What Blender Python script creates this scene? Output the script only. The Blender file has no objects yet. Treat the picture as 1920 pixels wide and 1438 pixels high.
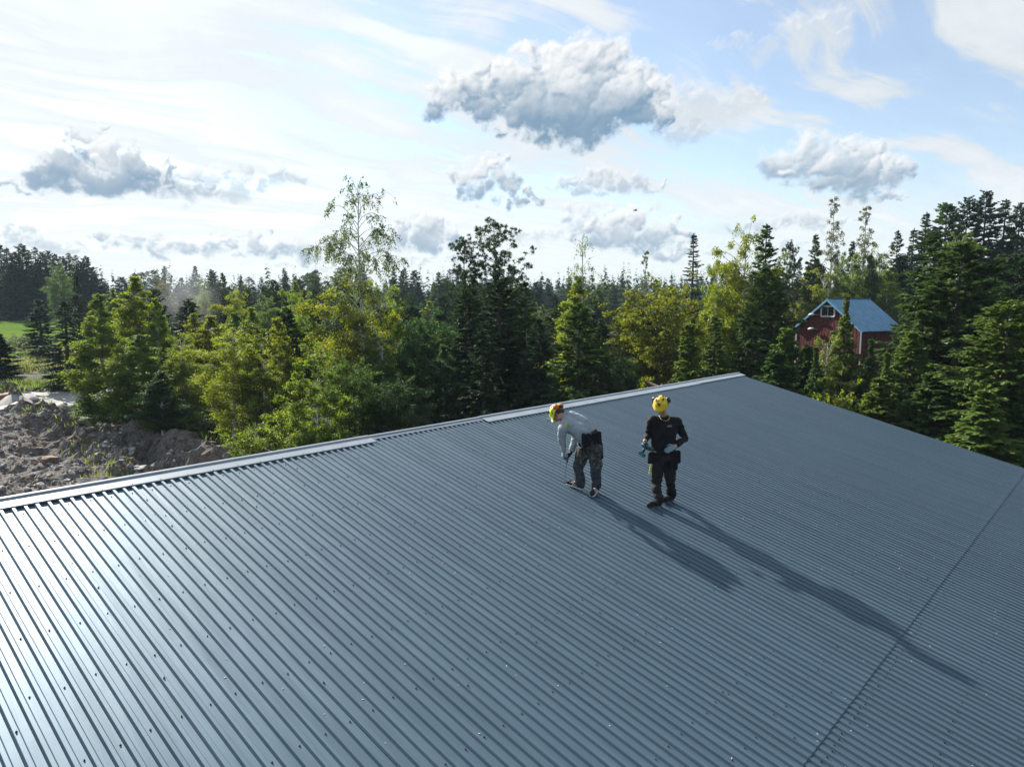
import bpy, bmesh, math, random
import numpy as np
from mathutils import Vector, Matrix, Euler

# ------------------------------------------------------------------ camera, light, exposure
SC = bpy.context.scene
COL = SC.collection
CAM_Z = 9.0
F_PX, CU, CV = 1323.6, 960.0, 719.0          # focal length / centre of the 1920x1438 photograph
PITCH = math.radians(6.573)
SUN_AZ, SUN_EL = math.radians(-39.9), math.radians(32.6)

cam_d = bpy.data.cameras.new('camera')
cam_d.sensor_width = 36.0
cam_d.lens = F_PX / 1920.0 * 36.0
cam_d.clip_start = 0.1
cam_d.clip_end = 12000
cam = bpy.data.objects.new('camera', cam_d)
COL.objects.link(cam)
cam.location = (0, 0, CAM_Z)
cam.rotation_euler = (math.radians(90) - PITCH, 0, 0)
SC.camera = cam

sun_vec = Vector((math.sin(SUN_AZ) * math.cos(SUN_EL), math.cos(SUN_AZ) * math.cos(SUN_EL), math.sin(SUN_EL)))
sun_d = bpy.data.lights.new('sun', 'SUN')
sun_d.energy = 5.0
sun_d.angle = math.radians(0.6)
sun_d.color = (1.0, 0.95, 0.87)
sun_o = bpy.data.objects.new('sun', sun_d)
COL.objects.link(sun_o)
sun_o.rotation_euler = sun_vec.to_track_quat('Z', 'Y').to_euler()
sun_o.location = sun_vec * 60

SC.view_settings.view_transform = 'Standard'
SC.view_settings.look = 'None'
SC.view_settings.gamma = 1.0
SC.view_settings.exposure = 1.15
SC.view_settings.use_curve_mapping = False
cy = SC.cycles
cy.max_bounces = 5
cy.diffuse_bounces = 3
cy.glossy_bounces = 3
cy.transmission_bounces = 3
cy.transparent_max_bounces = 6
cy.volume_bounces = 0
cy.caustics_reflective = False
cy.caustics_refractive = False
cy.sample_clamp_indirect = 6.0
cy.use_denoising = True
cy.denoiser = 'OPENIMAGEDENOISE'
cy.denoising_input_passes = 'RGB_ALBEDO_NORMAL'
cy.denoising_prefilter = 'NONE'
cy.blur_glossy = 0.5


def px_dir(u, v):
    """ray through a pixel of the photograph (camera at (0,0,CAM_Z)), scaled to y = 1"""
    dx, dz = u - CU, CV - v
    cp, sp = math.cos(PITCH), math.sin(PITCH)
    y = F_PX * cp + dz * sp
    z = -F_PX * sp + dz * cp
    return Vector((dx / y, 1.0, z / y))


def px_at(u, v, Y):
    d = px_dir(u, v)
    return Vector((d.x * Y, Y, CAM_Z + d.z * Y))


def px_ang(u, v):
    d = px_dir(u, v).normalized()
    return math.degrees(math.atan2(d.x, d.y)), math.degrees(math.asin(d.z))


# ------------------------------------------------------------------ node expressions
class X:
    """a float socket that can be combined with + - * / into Math nodes"""
    tree = None

    def __init__(s, sock):
        s.s = sock

    @staticmethod
    def op(o, *a, clamp=False):
        n = X.tree.nodes.new('ShaderNodeMath')
        n.operation = o
        n.use_clamp = clamp
        for i, q in enumerate(a):
            if isinstance(q, X):
                X.tree.links.new(q.s, n.inputs[i])
            else:
                n.inputs[i].default_value = q
        return X(n.outputs[0])

    def __add__(a, b): return X.op('ADD', a, b)
    def __radd__(a, b): return X.op('ADD', b, a)
    def __sub__(a, b): return X.op('SUBTRACT', a, b)
    def __rsub__(a, b): return X.op('SUBTRACT', b, a)
    def __mul__(a, b): return X.op('MULTIPLY', a, b)
    def __rmul__(a, b): return X.op('MULTIPLY', b, a)
    def __truediv__(a, b): return X.op('DIVIDE', a, b)

    def ss(a, lo, hi, t0=0.0, t1=1.0):
        n = X.tree.nodes.new('ShaderNodeMapRange')
        n.interpolation_type = 'SMOOTHSTEP'
        X.tree.links.new(a.s, n.inputs[0])
        for i, q in zip((1, 2, 3, 4), (lo, hi, t0, t1)):
            n.inputs[i].default_value = q
        return X(n.outputs[0])


def xmax(a, b): return X.op('MAXIMUM', a, b)
def xmin(a, b): return X.op('MINIMUM', a, b)


def xnoise(vec, scale, detail=4.0, rough=0.55, dist=0.0, typ='ShaderNodeTexNoise'):
    n = X.tree.nodes.new('ShaderNodeTexNoise')
    n.inputs['Scale'].default_value = scale
    n.inputs['Detail'].default_value = detail
    n.inputs['Roughness'].default_value = rough
    n.inputs['Distortion'].default_value = dist
    if vec is not None:
        X.tree.links.new(vec, n.inputs['Vector'])
    return X(n.outputs['Fac'])


def xvor(vec, scale, detail=0.0):
    n = X.tree.nodes.new('ShaderNodeTexVoronoi')
    n.feature = 'SMOOTH_F1'
    n.inputs['Smoothness'].default_value = 0.35
    n.inputs['Scale'].default_value = scale
    try:
        n.inputs['Detail'].default_value = detail
        n.inputs['Roughness'].default_value = 0.45
    except Exception:
        pass
    X.tree.links.new(vec, n.inputs['Vector'])
    return X(n.outputs['Distance'])


def xmix(fac, a, b):
    """mix two colours; a and b are sockets or rgb tuples"""
    n = X.tree.nodes.new('ShaderNodeMix')
    n.data_type = 'RGBA'
    if isinstance(fac, X):
        X.tree.links.new(fac.s, n.inputs[0])
    else:
        n.inputs[0].default_value = fac
    for i, q in ((6, a), (7, b)):
        if isinstance(q, (tuple, list)):
            n.inputs[i].default_value = (q[0], q[1], q[2], 1)
        else:
            X.tree.links.new(q, n.inputs[i])
    return n.outputs[2]


def xvec(a, b, c):
    n = X.tree.nodes.new('ShaderNodeCombineXYZ')
    for i, q in enumerate((a, b, c)):
        if isinstance(q, X):
            X.tree.links.new(q.s, n.inputs[i])
        else:
            n.inputs[i].default_value = q
    return n.outputs[0]


# ------------------------------------------------------------------ sky
WORLD = bpy.data.worlds.new('World')
SC.world = WORLD
WORLD.use_nodes = True
WORLD.cycles.sampling_method = 'MANUAL'
WORLD.cycles.sample_map_resolution = 512
wt = WORLD.node_tree
wt.nodes.clear()
X.tree = wt
wout = wt.nodes.new('ShaderNodeOutputWorld')
wbg = wt.nodes.new('ShaderNodeBackground')
SKY_STRENGTH = 0.085
wbg.inputs['Strength'].default_value = SKY_STRENGTH
wt.links.new(wbg.outputs[0], wout.inputs[0])
sky = wt.nodes.new('ShaderNodeTexSky')
sky.sky_type = 'NISHITA'
sky.sun_disc = False
sky.sun_elevation = SUN_EL
sky.sun_rotation = SUN_AZ
sky.altitude = 100
sky.air_density = 1.0
sky.dust_density = 0.4
sky.ozone_density = 1.3

# clouds: computed here as two maps of bearing and height above the horizon (the whole sky, and the
# stretch the photograph looks at in more detail), then laid over the Sky Texture
WHITE = 0.405 / SKY_STRENGTH                     # sunlit cloud, before exposure
_N = np.random.default_rng(11).random((512, 512)).astype(np.float32)


def n2(x, y):
    xi, yi = np.floor(x).astype(np.int32), np.floor(y).astype(np.int32)
    fx, fy = (x - xi).astype(np.float32), (y - yi).astype(np.float32)
    fx, fy = fx * fx * fx * (fx * (fx * 6 - 15) + 10), fy * fy * fy * (fy * (fy * 6 - 15) + 10)
    x0, x1, y0, y1 = xi & 511, (xi + 1) & 511, yi & 511, (yi + 1) & 511
    a = _N[x0, y0]
    b = _N[x0, y1]
    return (a + (_N[x1, y0] - a) * fx) * (1 - fy) + (b + (_N[x1, y1] - b) * fx) * fy


def nf(x, y, o, gain=0.5, bil=False):
    s, a, t = 0, 1.0, 0
    for i in range(o):
        v = n2(x, y)
        s = s + a * (np.abs(2 * v - 1) if bil else v)
        t += a
        x, y, a = (x * 0.8 - y * 0.6) * 2.03 + 31.7, (x * 0.6 + y * 0.8) * 2.03 + 11.3, a * gain
    return s / t


def sm(x, a, b):
    t = np.clip((x - a) / (b - a), 0, 1)
    return t * t * (3 - 2 * t)


CLOUDS = [  # u, v, half width, up, down, thickness
    (1030, 205, 255, 116, 70, 1.0), (1105, 160, 130, 92, 90, 0.95), (935, 185, 130, 74, 50, 0.9), (1180, 215, 90, 60, 40, 0.9), (1030, 250, 110, 50, 34, 1.15),
    (195, 340, 138, 80, 48, 1.35), (180, 290, 80, 60, 60, 1.3), (265, 330, 84, 52, 54, 1.15), (350, 350, 90, 34, 34, 0.55), (430, 345, 84, 46, 44, 0.42), (525, 332, 54, 30, 40, 0.42),
    (912, 342, 80, 54, 48, 0.8), (962, 374, 52, 24, 18, 1.0), (1140, 352, 120, 36, 20, 0.5), (1060, 350, 50, 24, 16, 0.3),
    (1535, 305, 130, 60, 60, 0.6), (1580, 335, 130, 80, 50, 0.75), (1640, 368, 80, 28, 14, 0.9),
    (800, 452, 80, 58, 26, 0.8), (740, 462, 70, 28, 20, 0.6), (1185, 450, 130, 64, 28, 0.75), (1100, 425, 64, 44, 38, 0.5), (1230, 475, 80, 34, 18, 0.7),
    (285, 472, 84, 42, 15, 0.6), (380, 478, 70, 24, 13, 0.5), (480, 474, 120, 40, 15, 0.65), (570, 480, 100, 30, 13, 0.6), (200, 449, 40, 20, 10, 0.8),
    (25, 357, 76, 20, 14, 0.8), (70, 462, 70, 26, 13, 0.5), (130, 470, 50, 22, 11, 0.5), (20, 440, 50, 22, 11, 0.5),
    (1500, 85, 110, 56, 42, 0.25), (1545, 55, 80, 44, 38, 0.25), (1340, 205, 110, 60, 50, 0.3), (1290, 240, 80, 40, 38, 0.4), (1480, 425, 140, 30, 18, 0.5), (1420, 470, 120, 24, 13, 0.4),
    (1000, 450, 70, 28, 15, 0.4), (860, 490, 140, 18, 10, 0.45), (640, 505, 160, 16, 9, 0.4), (1370, 80, 60, 18, 13, 0.2), 
]
HOLES = [(735, 70, 170, 120, 0.75), (1290, 60, 200, 120, 0.75), (1420, 285, 230, 75, 0.85), (1790, 70, 260, 130, 0.35), (1680, 240, 200, 70, 0.55), (1010, 60, 120, 60, 0.5), (1560, 180, 160, 70, 0.35), (700, 180, 90, 80, 0.35), (1800, 330, 200, 60, 0.3), (620, 330, 120, 50, 0.15)]


_C = np.random.default_rng(17)
PUFFS = []


def heap(ca_, ce_, wa, wu, wd, k):
    s = min(wa, wu + wd)
    n = int(16 + 9 * wa / max(0.4, wu))
    for i in range(n):                              # body
        t = _C.uniform(-1, 1)
        top, bot = wu * (1 - t * t) ** 0.6, wd * (1 - t * t) ** 0.5
        y = _C.uniform(-0.55 * bot, 0.62 * top)
        r = s * (0.20 + 0.24 * _C.random()) * (1 - 0.45 * abs(t))
        PUFFS.append((ca_ + t * wa * 0.86, ce_ + y, r, _C.uniform(-0.10, 0.10) * s, (y + wd) / (wu + wd), k, 1.35))
    for i in range(int(n * 1.3)):                   # smaller heads along the top
        t = _C.uniform(-0.95, 0.95)
        y = wu * (1 - t * t) ** 0.6 * _C.uniform(0.35, 0.96)
        r = wu * (0.10 + 0.16 * _C.random())
        PUFFS.append((ca_ + t * wa * 0.92, ce_ + y, r, _C.uniform(0.0, 0.22) * s, 0.18 + (y + wd) / (wu + wd), k, 1.0))


for (u, v, hw, up, dn, k) in CLOUDS:
    a_, e_ = px_ang(u, v)
    heap(a_, e_, abs(px_ang(u + hw, v)[0] - a_), px_ang(u, v - up)[1] - e_, e_ - px_ang(u, v + dn)[1], k)
for _k in range(70):                                # the same kind of sky all round, outside the frame
    a_, e_ = _C.uniform(46, 314), 3 + 50 * _C.random() ** 1.6
    if a_ > 180:
        a_ -= 360
    w_ = (2.5 + 6 * _C.random()) * (0.4 + e_ / 40)
    heap(a_, e_, w_, w_ * 0.42, w_ * 0.22, _C.uniform(0.4, 1.0))
for _k in range(6):
    heap(_C.uniform(-40, 40), _C.uniform(46, 75), 7, 4, 3, 0.5)


def cloud_map(name, a0, a1, e0, e1, W, H):
    az1 = np.linspace(a0, a1, W, dtype=np.float32)
    el1 = np.linspace(e0, e1, H, dtype=np.float32)
    AZ, EL = np.meshgrid(az1, el1)
    ra, re = np.radians(AZ), np.radians(EL)
    ce = np.cos(re)
    vx, vy, vz = np.sin(ra) * ce, np.cos(ra) * ce, np.sin(re)
    ds = vx * sun_vec.x + vy * sun_vec.y + vz * sun_vec.z
    zc = np.maximum(vz, 0) + 0.17
    px, py = vx / zc, vy / zc
    # high veil, drawn out in streaks
    c, s = math.cos(math.radians(34)), math.sin(math.radians(34))
    qx, qy = px * c + py * s, py * c - px * s
    w1, w2 = nf(qx * 1.1 + 5, qy * 1.1, 3) - 0.5, nf(qx * 1.1, qy * 1.1 + 9, 3) - 0.5
    st = nf(qx * 1.1 + 0.9 * w1 + 3, qy * 5.5 + 2.6 * w2, 7, 0.58)
    st2 = nf(qx * 3.1 + 1.5 * w2, qy * 2.6 + 1.5 * w1 + 20, 6, 0.55)
    hole = np.zeros_like(AZ)
    for (u, v, hw, hh, k) in HOLES:
        ha, he = px_ang(u, v)
        wa, we = abs(px_ang(u + hw, v)[0] - ha), abs(px_ang(u, v + hh)[1] - he)
        hole = np.maximum(hole, k * np.exp(-1.2 * (((AZ - ha) / wa) ** 2 + ((EL - he) / we) ** 2)))
    away = sm(np.abs(AZ), 38, 60)
    hole = np.maximum(hole, 0.45 * away * sm(1 - ds, 0.2, 0.8))
    hole = np.maximum(hole, 0.40 * sm(EL, 33, 50))
    cov = 0.64 + 0.30 * sm(ds, 0.45, 0.95) - 0.85 * hole + 3.0 * (st - 0.5) + 1.3 * (st2 - 0.5)
    cov = sm(cov, 0.02, 0.92) * 0.95
    hz = 1 - sm(EL, 1.0, 15)
    cov = np.maximum(np.maximum(cov, 0.88 * hz), 0.26)
    hz = 1 - sm(EL, 1.0, 15)
    glow = 0.54 + 0.32 * sm(ds, -0.75, 0.30) + 0.20 * sm(ds, 0.45, 0.95)     # thin cloud shines most towards the sun
    wc = np.stack([0.925 + 0 * AZ, 0.975 + 0 * AZ, 1.01 + 0 * AZ], -1) * (glow + 0.30 * (st2 - 0.5) + 0.46 * (st - 0.5) + 0.20 * hz * sm(AZ, -40, 30) * (1 - sm(AZ, 60, 110)))[..., None]
    # heaped clouds: every heap is a pile of puffs; the nearest surface is kept as a relief and lit
    f1, f2 = nf(AZ * 0.8 + 70, EL * 0.8, 4, 0.5) - 0.5, nf(AZ * 0.8, EL * 0.8 + 70, 4, 0.5) - 0.5
    AW, EW = AZ + 1.7 * f1, EL + 1.5 * f2
    dga, dge = (a1 - a0) / (W - 1), (e1 - e0) / (H - 1)
    Hm = np.full_like(AZ, -9.0)
    E = np.full_like(AZ, -9.0)
    TH, HR, RL = np.zeros_like(AZ), np.full_like(AZ, 0.5), np.full_like(AZ, 0.4)
    for (pa, pe, pr, pz, phr, pk, fl) in PUFFS:
        sc_ = math.cos(math.radians(min(pe, 80)))
        m = pr + 1.2
        i0, i1 = int((pa - m / sc_ - a0) / dga), int((pa + m / sc_ - a0) / dga) + 2
        j0, j1 = int((pe - m - e0) / dge), int((pe + m - e0) / dge) + 2
        i0, j0, i1, j1 = max(i0, 0), max(j0, 0), min(i1, W), min(j1, H)
        if i0 >= i1 or j0 >= j1:
            continue
        s_ = (slice(j0, j1), slice(i0, i1))
        ex, ey = (AW[s_] - pa) * sc_, EW[s_] - pe
        ey = np.where(ey < 0, ey * fl, ey)
        d2 = ex * ex + ey * ey
        h = pz + np.sqrt(np.maximum(pr * pr - d2, 0))
        e = pr - np.sqrt(d2)
        w = sm(h - Hm[s_], -0.10, 0.10) * (e > 0)
        TH[s_] = TH[s_] * (1 - w) + pk * w
        RL[s_] = np.maximum(RL[s_], np.where(e > -0.3, pr, 0))
        HR[s_] = HR[s_] * (1 - w) + (phr + 0.30 * ey / pr) * w
        Hm[s_] = np.where(e > 0, np.maximum(Hm[s_], h), Hm[s_])
        E[s_] = np.maximum(E[s_], e)
    fb = nf(AZ * 1.1 + 40, EL * 1.3, 6, 0.62) - 0.5
    fb2 = nf(AZ * 3.2 + 4, EL * 3.6, 5, 0.6, True) - 0.4
    nk = np.clip(RL * 0.62, 0.18, 1.0)
    Ew = E + (fb * 1.5 - fb2 * 0.22) * nk
    al = sm(Ew, -0.12 * nk, 0.12 + 0.68 * nk + nk * (0.5 * np.clip(1 - TH, 0, 1) + 0.35 * (1 - sm(HR, 0.1, 0.6)))) * np.clip(0.30 + TH, 0, 1)
    R = np.maximum(Hm, -0.2) - 0.06 * fb2 + 0.06 * fb
    for _ in range(max(1, int(0.30 / dga))):
        R = (R + np.roll(R, 1, 0) + np.roll(R, -1, 0) + np.roll(R, 1, 1) + np.roll(R, -1, 1)) / 5
    gy, gx = np.gradient(R)
    gx, gy = gx / dga, gy / dge
    nl = (0.50 * gx - 0.74 * gy + 0.46) / np.sqrt(1 + gx * gx + gy * gy)
    ht = sm(HR - 0.30 * np.clip(TH - 0.8, 0, 1) + 0.25 * fb, 0.10, 0.85)
    lit = 0.04 + 0.62 * ht + (0.07 + 0.52 * ht) * (nl - 0.40)
    thin = 1 - sm(Ew, 0.0, 0.95 * nk)
    lit = lit + (1 - lit) * thin * (0.30 + 0.55 * sm(HR, 0.2, 0.8))
    lit = np.clip(np.maximum(lit, 1 - np.clip(TH * 1.5, 0, 1)), 0, 1.05)
    soft = 0.45 * (1 - sm(EL, 2.0, 13.0))          # far heaps pale in the air
    gr = np.array([0.24, 0.39, 0.545], np.float32)
    gl = gr * (1 - soft[..., None]) + np.array([0.62, 0.72, 0.82], np.float32) * soft[..., None]
    cc = gl * (1 - lit[..., None]) + np.array([1.15, 1.15, 1.15], np.float32) * lit[..., None]
    A = 1 - (1 - cov) * (1 - al)
    colr = (cc * al[..., None] + wc * (cov * (1 - al))[..., None]) / np.maximum(A, 1e-4)[..., None]
    img = bpy.data.images.new(name, W, H, alpha=True, float_buffer=True)
    img.colorspace_settings.name = 'Non-Color'
    img.alpha_mode = 'CHANNEL_PACKED'
    img.pixels.foreach_set(np.dstack([colr, A]).astype(np.float32).ravel())
    img.update()
    return img


tc = wt.nodes.new('ShaderNodeTexCoord')
sep = wt.nodes.new('ShaderNodeSeparateXYZ')
wt.links.new(tc.outputs['Generated'], sep.inputs[0])
dx, dy, dz = X(sep.outputs[0]), X(sep.outputs[1]), X(sep.outputs[2])
AZn = X.op('ARCTAN2', dx, dy) * 57.29578
ELn = X.op('ARCSINE', dz) * 57.29578


def lookup(img, a0, a1, e0, e1):
    n = wt.nodes.new('ShaderNodeTexImage')
    n.image = img
    n.extension = 'EXTEND'
    n.interpolation = 'Linear'
    u = (AZn - a0) * (1.0 / (a1 - a0))
    v = (ELn - e0) * (1.0 / (e1 - e0))
    wt.links.new(xvec(u, v, 0.0), n.inputs['Vector'])
    return n


whole = lookup(cloud_map('cloud_map_whole', -180, 180, -2, 90, 1440, 368), -180, 180, -2, 90)
view = lookup(cloud_map('cloud_map_view', -46, 46, -2, 42, 1656, 792), -46, 46, -2, 42)
inview = (1.0 - X.op('ABSOLUTE', AZn).ss(43.0, 45.5)) * (1.0 - ELn.ss(39.0, 41.5))
ccol = xmix(inview, whole.outputs['Color'], view.outputs['Color'])
ca = X(whole.outputs['Alpha']) * (1.0 - inview) + X(view.outputs['Alpha']) * inview
sc_ = wt.nodes.new('ShaderNodeVectorMath')
sc_.operation = 'SCALE'
sc_.inputs['Scale'].default_value = WHITE
wt.links.new(ccol, sc_.inputs[0])
wt.links.new(xmix(ca, sky.outputs[0], sc_.outputs[0]), wbg.inputs['Color'])

# ------------------------------------------------------------------ object helpers
def tag(o, label=None, cat=None, group=None, kind=None):
    if label: o['label'] = label
    if cat: o['category'] = cat
    if group: o['group'] = group
    if kind: o['kind'] = kind
    return o


def empty(name, loc=(0, 0, 0), rz=0.0, label=None, cat=None, group=None):
    o = bpy.data.objects.new(name, None)
    COL.objects.link(o)
    o.location = loc
    o.rotation_euler = (0, 0, rz)
    o.empty_display_size = 0.3
    return tag(o, label, cat, group)


def link(name, me, parent=None, loc=None, rot=None):
    o = bpy.data.objects.new(name, me)
    COL.objects.link(o)
    if parent is not None:
        o.parent = parent
    if loc is not None:
        o.location = loc
    if rot is not None:
        o.rotation_euler = rot
    return o


def np_mesh(name, V, faces, mats, mat_idx=None, tint=None, smooth=False):
    """faces: array (m,4) of quads or (m,3) of triangles, or a list of both kinds"""
    V = np.asarray(V, np.float32)
    fl = [np.asarray(f, np.int32) for f in (faces if isinstance(faces, list) else [faces]) if len(f)]
    me = bpy.data.meshes.new(name)
    me.vertices.add(len(V))
    me.vertices.foreach_set('co', V.ravel())
    loops = np.concatenate([f.ravel() for f in fl])
    sizes = np.concatenate([np.full(len(f), f.shape[1], np.int32) for f in fl])
    starts = np.concatenate([[0], np.cumsum(sizes)[:-1]]).astype(np.int32)
    me.loops.add(len(loops))
    me.loops.foreach_set('vertex_index', loops)
    me.polygons.add(len(sizes))
    me.polygons.foreach_set('loop_start', starts)
    if mat_idx is not None:
        me.polygons.foreach_set('material_index', np.asarray(mat_idx, np.int32))
    me.polygons.foreach_set('use_smooth', np.full(len(sizes), bool(smooth)))
    for m in (mats if isinstance(mats, (list, tuple)) else [mats]):
        me.materials.append(m)
    if tint is not None:
        at = me.attributes.new('tint', 'FLOAT', 'FACE')
        at.data.foreach_set('value', np.asarray(tint, np.float32))
    me.update(calc_edges=True)
    return me


class MB:
    """collects boxes, bars and tubes, then links them as one mesh object"""
    def __init__(s):
        s.v, s.f = [], []

    def add(s, vs, fs):
        n = len(s.v)
        s.v += [tuple(v) for v in vs]
        s.f += [[i + n for i in f] for f in fs]

    def box(s, c, size, rot=None):
        hx, hy, hz = [q / 2 for q in size]
        vs = [Vector((x, y, z)) for x in (-hx, hx) for y in (-hy, hy) for z in (-hz, hz)]
        if rot is not None:
            vs = [rot @ v for v in vs]
        c = Vector(c)
        s.add([v + c for v in vs], [(0, 1, 3, 2), (4, 6, 7, 5), (0, 4, 5, 1), (2, 3, 7, 6), (0, 2, 6, 4), (1, 5, 7, 3)])

    def tube(s, pts, rad, n=8, caps=True):
        pts = [Vector(p) for p in pts]
        if not isinstance(rad, (list, tuple)):
            rad = [rad] * len(pts)
        rings = []
        up = Vector((0.03, 0.05, 1)).normalized()
        for i, p in enumerate(pts):
            t = (pts[min(i + 1, len(pts) - 1)] - pts[max(i - 1, 0)]).normalized()
            a = t.cross(up)
            if a.length < 0.05:
                a = t.cross(Vector((1, 0, 0)))
            a.normalize()
            b = t.cross(a)
            rings.append([p + (a * math.cos(2 * math.pi * k / n) + b * math.sin(2 * math.pi * k / n)) * rad[i] for k in range(n)])
        vs = [v for r in rings for v in r]
        fs = []
        for i in range(len(pts) - 1):
            for k in range(n):
                k2 = (k + 1) % n
                fs.append((i * n + k, i * n + k2, (i + 1) * n + k2, (i + 1) * n + k))
        if caps:
            fs.append(tuple(range(n))[::-1])
            fs.append(tuple((len(pts) - 1) * n + k for k in range(n)))
        s.add(vs, fs)

    def extrude(s, prof, a, b):
        """profile of (y,z) points swept from x=a to x=b (open strip)"""
        n = len(prof)
        s.add([(a, y, z) for y, z in prof] + [(b, y, z) for y, z in prof], [(i, i + 1, n + i + 1, n + i) for i in range(n - 1)])

    def mesh(s, name, mat, smooth=False):
        me = bpy.data.meshes.new(name)
        me.from_pydata([tuple(v) for v in s.v], [], s.f)
        me.materials.append(mat)
        if smooth:
            for p in me.polygons:
                p.use_smooth = True
        me.update()
        return me

    def build(s, name, mat, parent=None, smooth=False):
        return link(name, s.mesh(name, mat, smooth), parent)


# ------------------------------------------------------------------ materials
def new_mat(name):
    m = bpy.data.materials.new(name)
    m.use_nodes = True
    X.tree = m.node_tree
    b = m.node_tree.nodes['Principled BSDF']
    return m, b, m.node_tree


def simple(name, col, rough=0.6, metal=0.0, var=0.0, scale=20.0, spec=0.5, bump=0.0, bscale=80.0):
    m, b, t = new_mat(name)
    b.inputs['Roughness'].default_value = rough
    b.inputs['Metallic'].default_value = metal
    b.inputs['Specular IOR Level'].default_value = spec
    b.inputs['Base Color'].default_value = (*col, 1)
    tcn = t.nodes.new('ShaderNodeTexCoord').outputs['Object']
    if var > 0:
        n = xnoise(tcn, scale, 4, 0.6).ss(0.3, 0.7)
        c = xmix(n, tuple(q * (1 - var) for q in col), tuple(min(1, q * (1 + var)) for q in col))
        t.links.new(c, b.inputs['Base Color'])
    if bump > 0:
        bn = t.nodes.new('ShaderNodeBump')
        bn.inputs['Strength'].default_value = 1.0
        bn.inputs['Distance'].default_value = bump
        t.links.new(xnoise(tcn, bscale, 3, 0.6).s, bn.inputs['Height'])
        t.links.new(bn.outputs[0], b.inputs['Normal'])
    return m


def roof_paint():
    m, b, t = new_mat('roof_paint')
    tcn = t.nodes.new('ShaderNodeTexCoord').outputs['Object']
    mp = t.nodes.new('ShaderNodeMapping')
    t.links.new(tcn, mp.inputs[0])
    mp.inputs['Scale'].default_value = (5.0, 0.55, 1)
    st = xnoise(mp.outputs[0], 1.0, 5, 0.6)
    fn = xnoise(tcn, 260.0, 2, 0.6)
    oi = t.nodes.new('ShaderNodeObjectInfo')
    rnd = X(oi.outputs['Random'])
    k = st.ss(0.3, 0.75) * 0.55 + rnd * 0.25 + (fn - 0.5) * 0.5 + 0.1
    t.links.new(xmix(X.op('MULTIPLY', k, 1.0, clamp=True), (0.062, 0.103, 0.138), (0.093, 0.148, 0.192)), b.inputs['Base Color'])
    r = st.ss(0.3, 0.8) * 0.09 + 0.47
    t.links.new(r.s, b.inputs['Roughness'])
    b.inputs['Specular IOR Level'].default_value = 0.36
    b.inputs['Metallic'].default_value = 0.42
    bn = t.nodes.new('ShaderNodeBump')
    bn.inputs['Distance'].default_value = 0.0024
    bn.inputs['Strength'].default_value = 0.8
    mp2 = t.nodes.new('ShaderNodeMapping')
    t.links.new(tcn, mp2.inputs[0])
    mp2.inputs['Scale'].default_value = (2.2, 1.1, 1)
    h = xnoise(mp2.outputs[0], 2.0, 3, 0.5) + fn * 0.012
    t.links.new(h.s, bn.inputs['Height'])
    t.links.new(bn.outputs[0], b.inputs['Normal'])
    return m


M_ROOF = roof_paint()
M_CAP = simple('cap_paint', (0.25, 0.29, 0.325), 0.40, var=0.1, scale=3, spec=0.6)
M_SCREW = simple('screw_head', (0.012, 0.014, 0.016), 0.35)
M_WALLM = simple('wall_panel_grey', (0.20, 0.21, 0.22), 0.5, var=0.1)


# ------------------------------------------------------------------ terrain
BA = math.radians(42.144)                      # bearing of the hall's ridge
RV = np.array([math.sin(BA), math.cos(BA)])    # along the ridge
BV = np.array([-math.cos(BA), math.sin(BA)])   # up the near slope
RNG = np.random.default_rng(7)
_T = RNG.random((256, 256))


def vnoise(x, y):
    xi, yi = np.floor(x).astype(int), np.floor(y).astype(int)
    fx, fy = x - xi, y - yi
    fx, fy = fx * fx * (3 - 2 * fx), fy * fy * (3 - 2 * fy)
    g = lambda a, b: _T[a & 255, b & 255]
    return (g(xi, yi) * (1 - fx) + g(xi + 1, yi) * fx) * (1 - fy) + (g(xi, yi + 1) * (1 - fx) + g(xi + 1, yi + 1) * fx) * fy


def fbm(x, y, o=5, gain=0.5):
    s, a = 0.0, 1.0
    for i in range(o):
        s = s + a * (vnoise(x + 17.3 * i, y - 9.1 * i) - 0.5)
        x, y, a = x * 2.03, y * 2.03, a * gain
    return s


def sstep(x, a, b):
    t = np.clip((x - a) / (b - a), 0, 1)
    return t * t * (3 - 2 * t)


def hgt(x, y):
    x, y = np.asarray(x, float), np.asarray(y, float)
    r = x * RV[0] + y * RV[1]
    b = x * BV[0] + y * BV[1]
    d = np.hypot(x, y)
    rise = 0.5 * sstep(d, 55, 90) + 2.2 * sstep(d, 90, 210) + 2.5 * sstep(d, 210, 420) + 16 * sstep(d, 500, 1500)
    hill = 3.5 * sstep(x, 22, 60) * sstep(d, 55, 95) * (1 - 0.6 * sstep(d, 140, 300))
    far = 14 * (fbm(x / 420, y / 420, 3) + 0.1) * sstep(d, 300, 900)
    forest = 1.6 + rise + hill + far + 0.35 * fbm(x / 9, y / 9, 3)
    rf = 13.2 + 1.5 * sstep(b, 28, 45) + 7 * sstep(b, 48, 68) + 1.1 * fbm(x / 2.3 + 5, y / 2.3, 3)
    bf = 25.2 + 1.0 * fbm(x / 3.1, y / 3.1 + 8, 2)
    t = sstep(r - rf, 0, 1.3) * sstep(b - bf, 0, 1.2)
    t = np.maximum(t, sstep(b, 61, 70))
    t = np.maximum(t, sstep(r, 22.5, 27) * 0.8)
    pit = 1.25 * sstep(b, 27, 57)
    return pit * (1 - t) + forest * t


def pit_mask(x, y):
    """1 inside the rubble patch, 0 at its border"""
    return sstep(x, -52, -47) * (1 - sstep(x, -9, -6)) * sstep(y, 22, 25) * (1 - sstep(y, 60, 64)) * (1 - sstep(x * RV[0] + y * RV[1], 16.5, 18.5))


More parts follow.
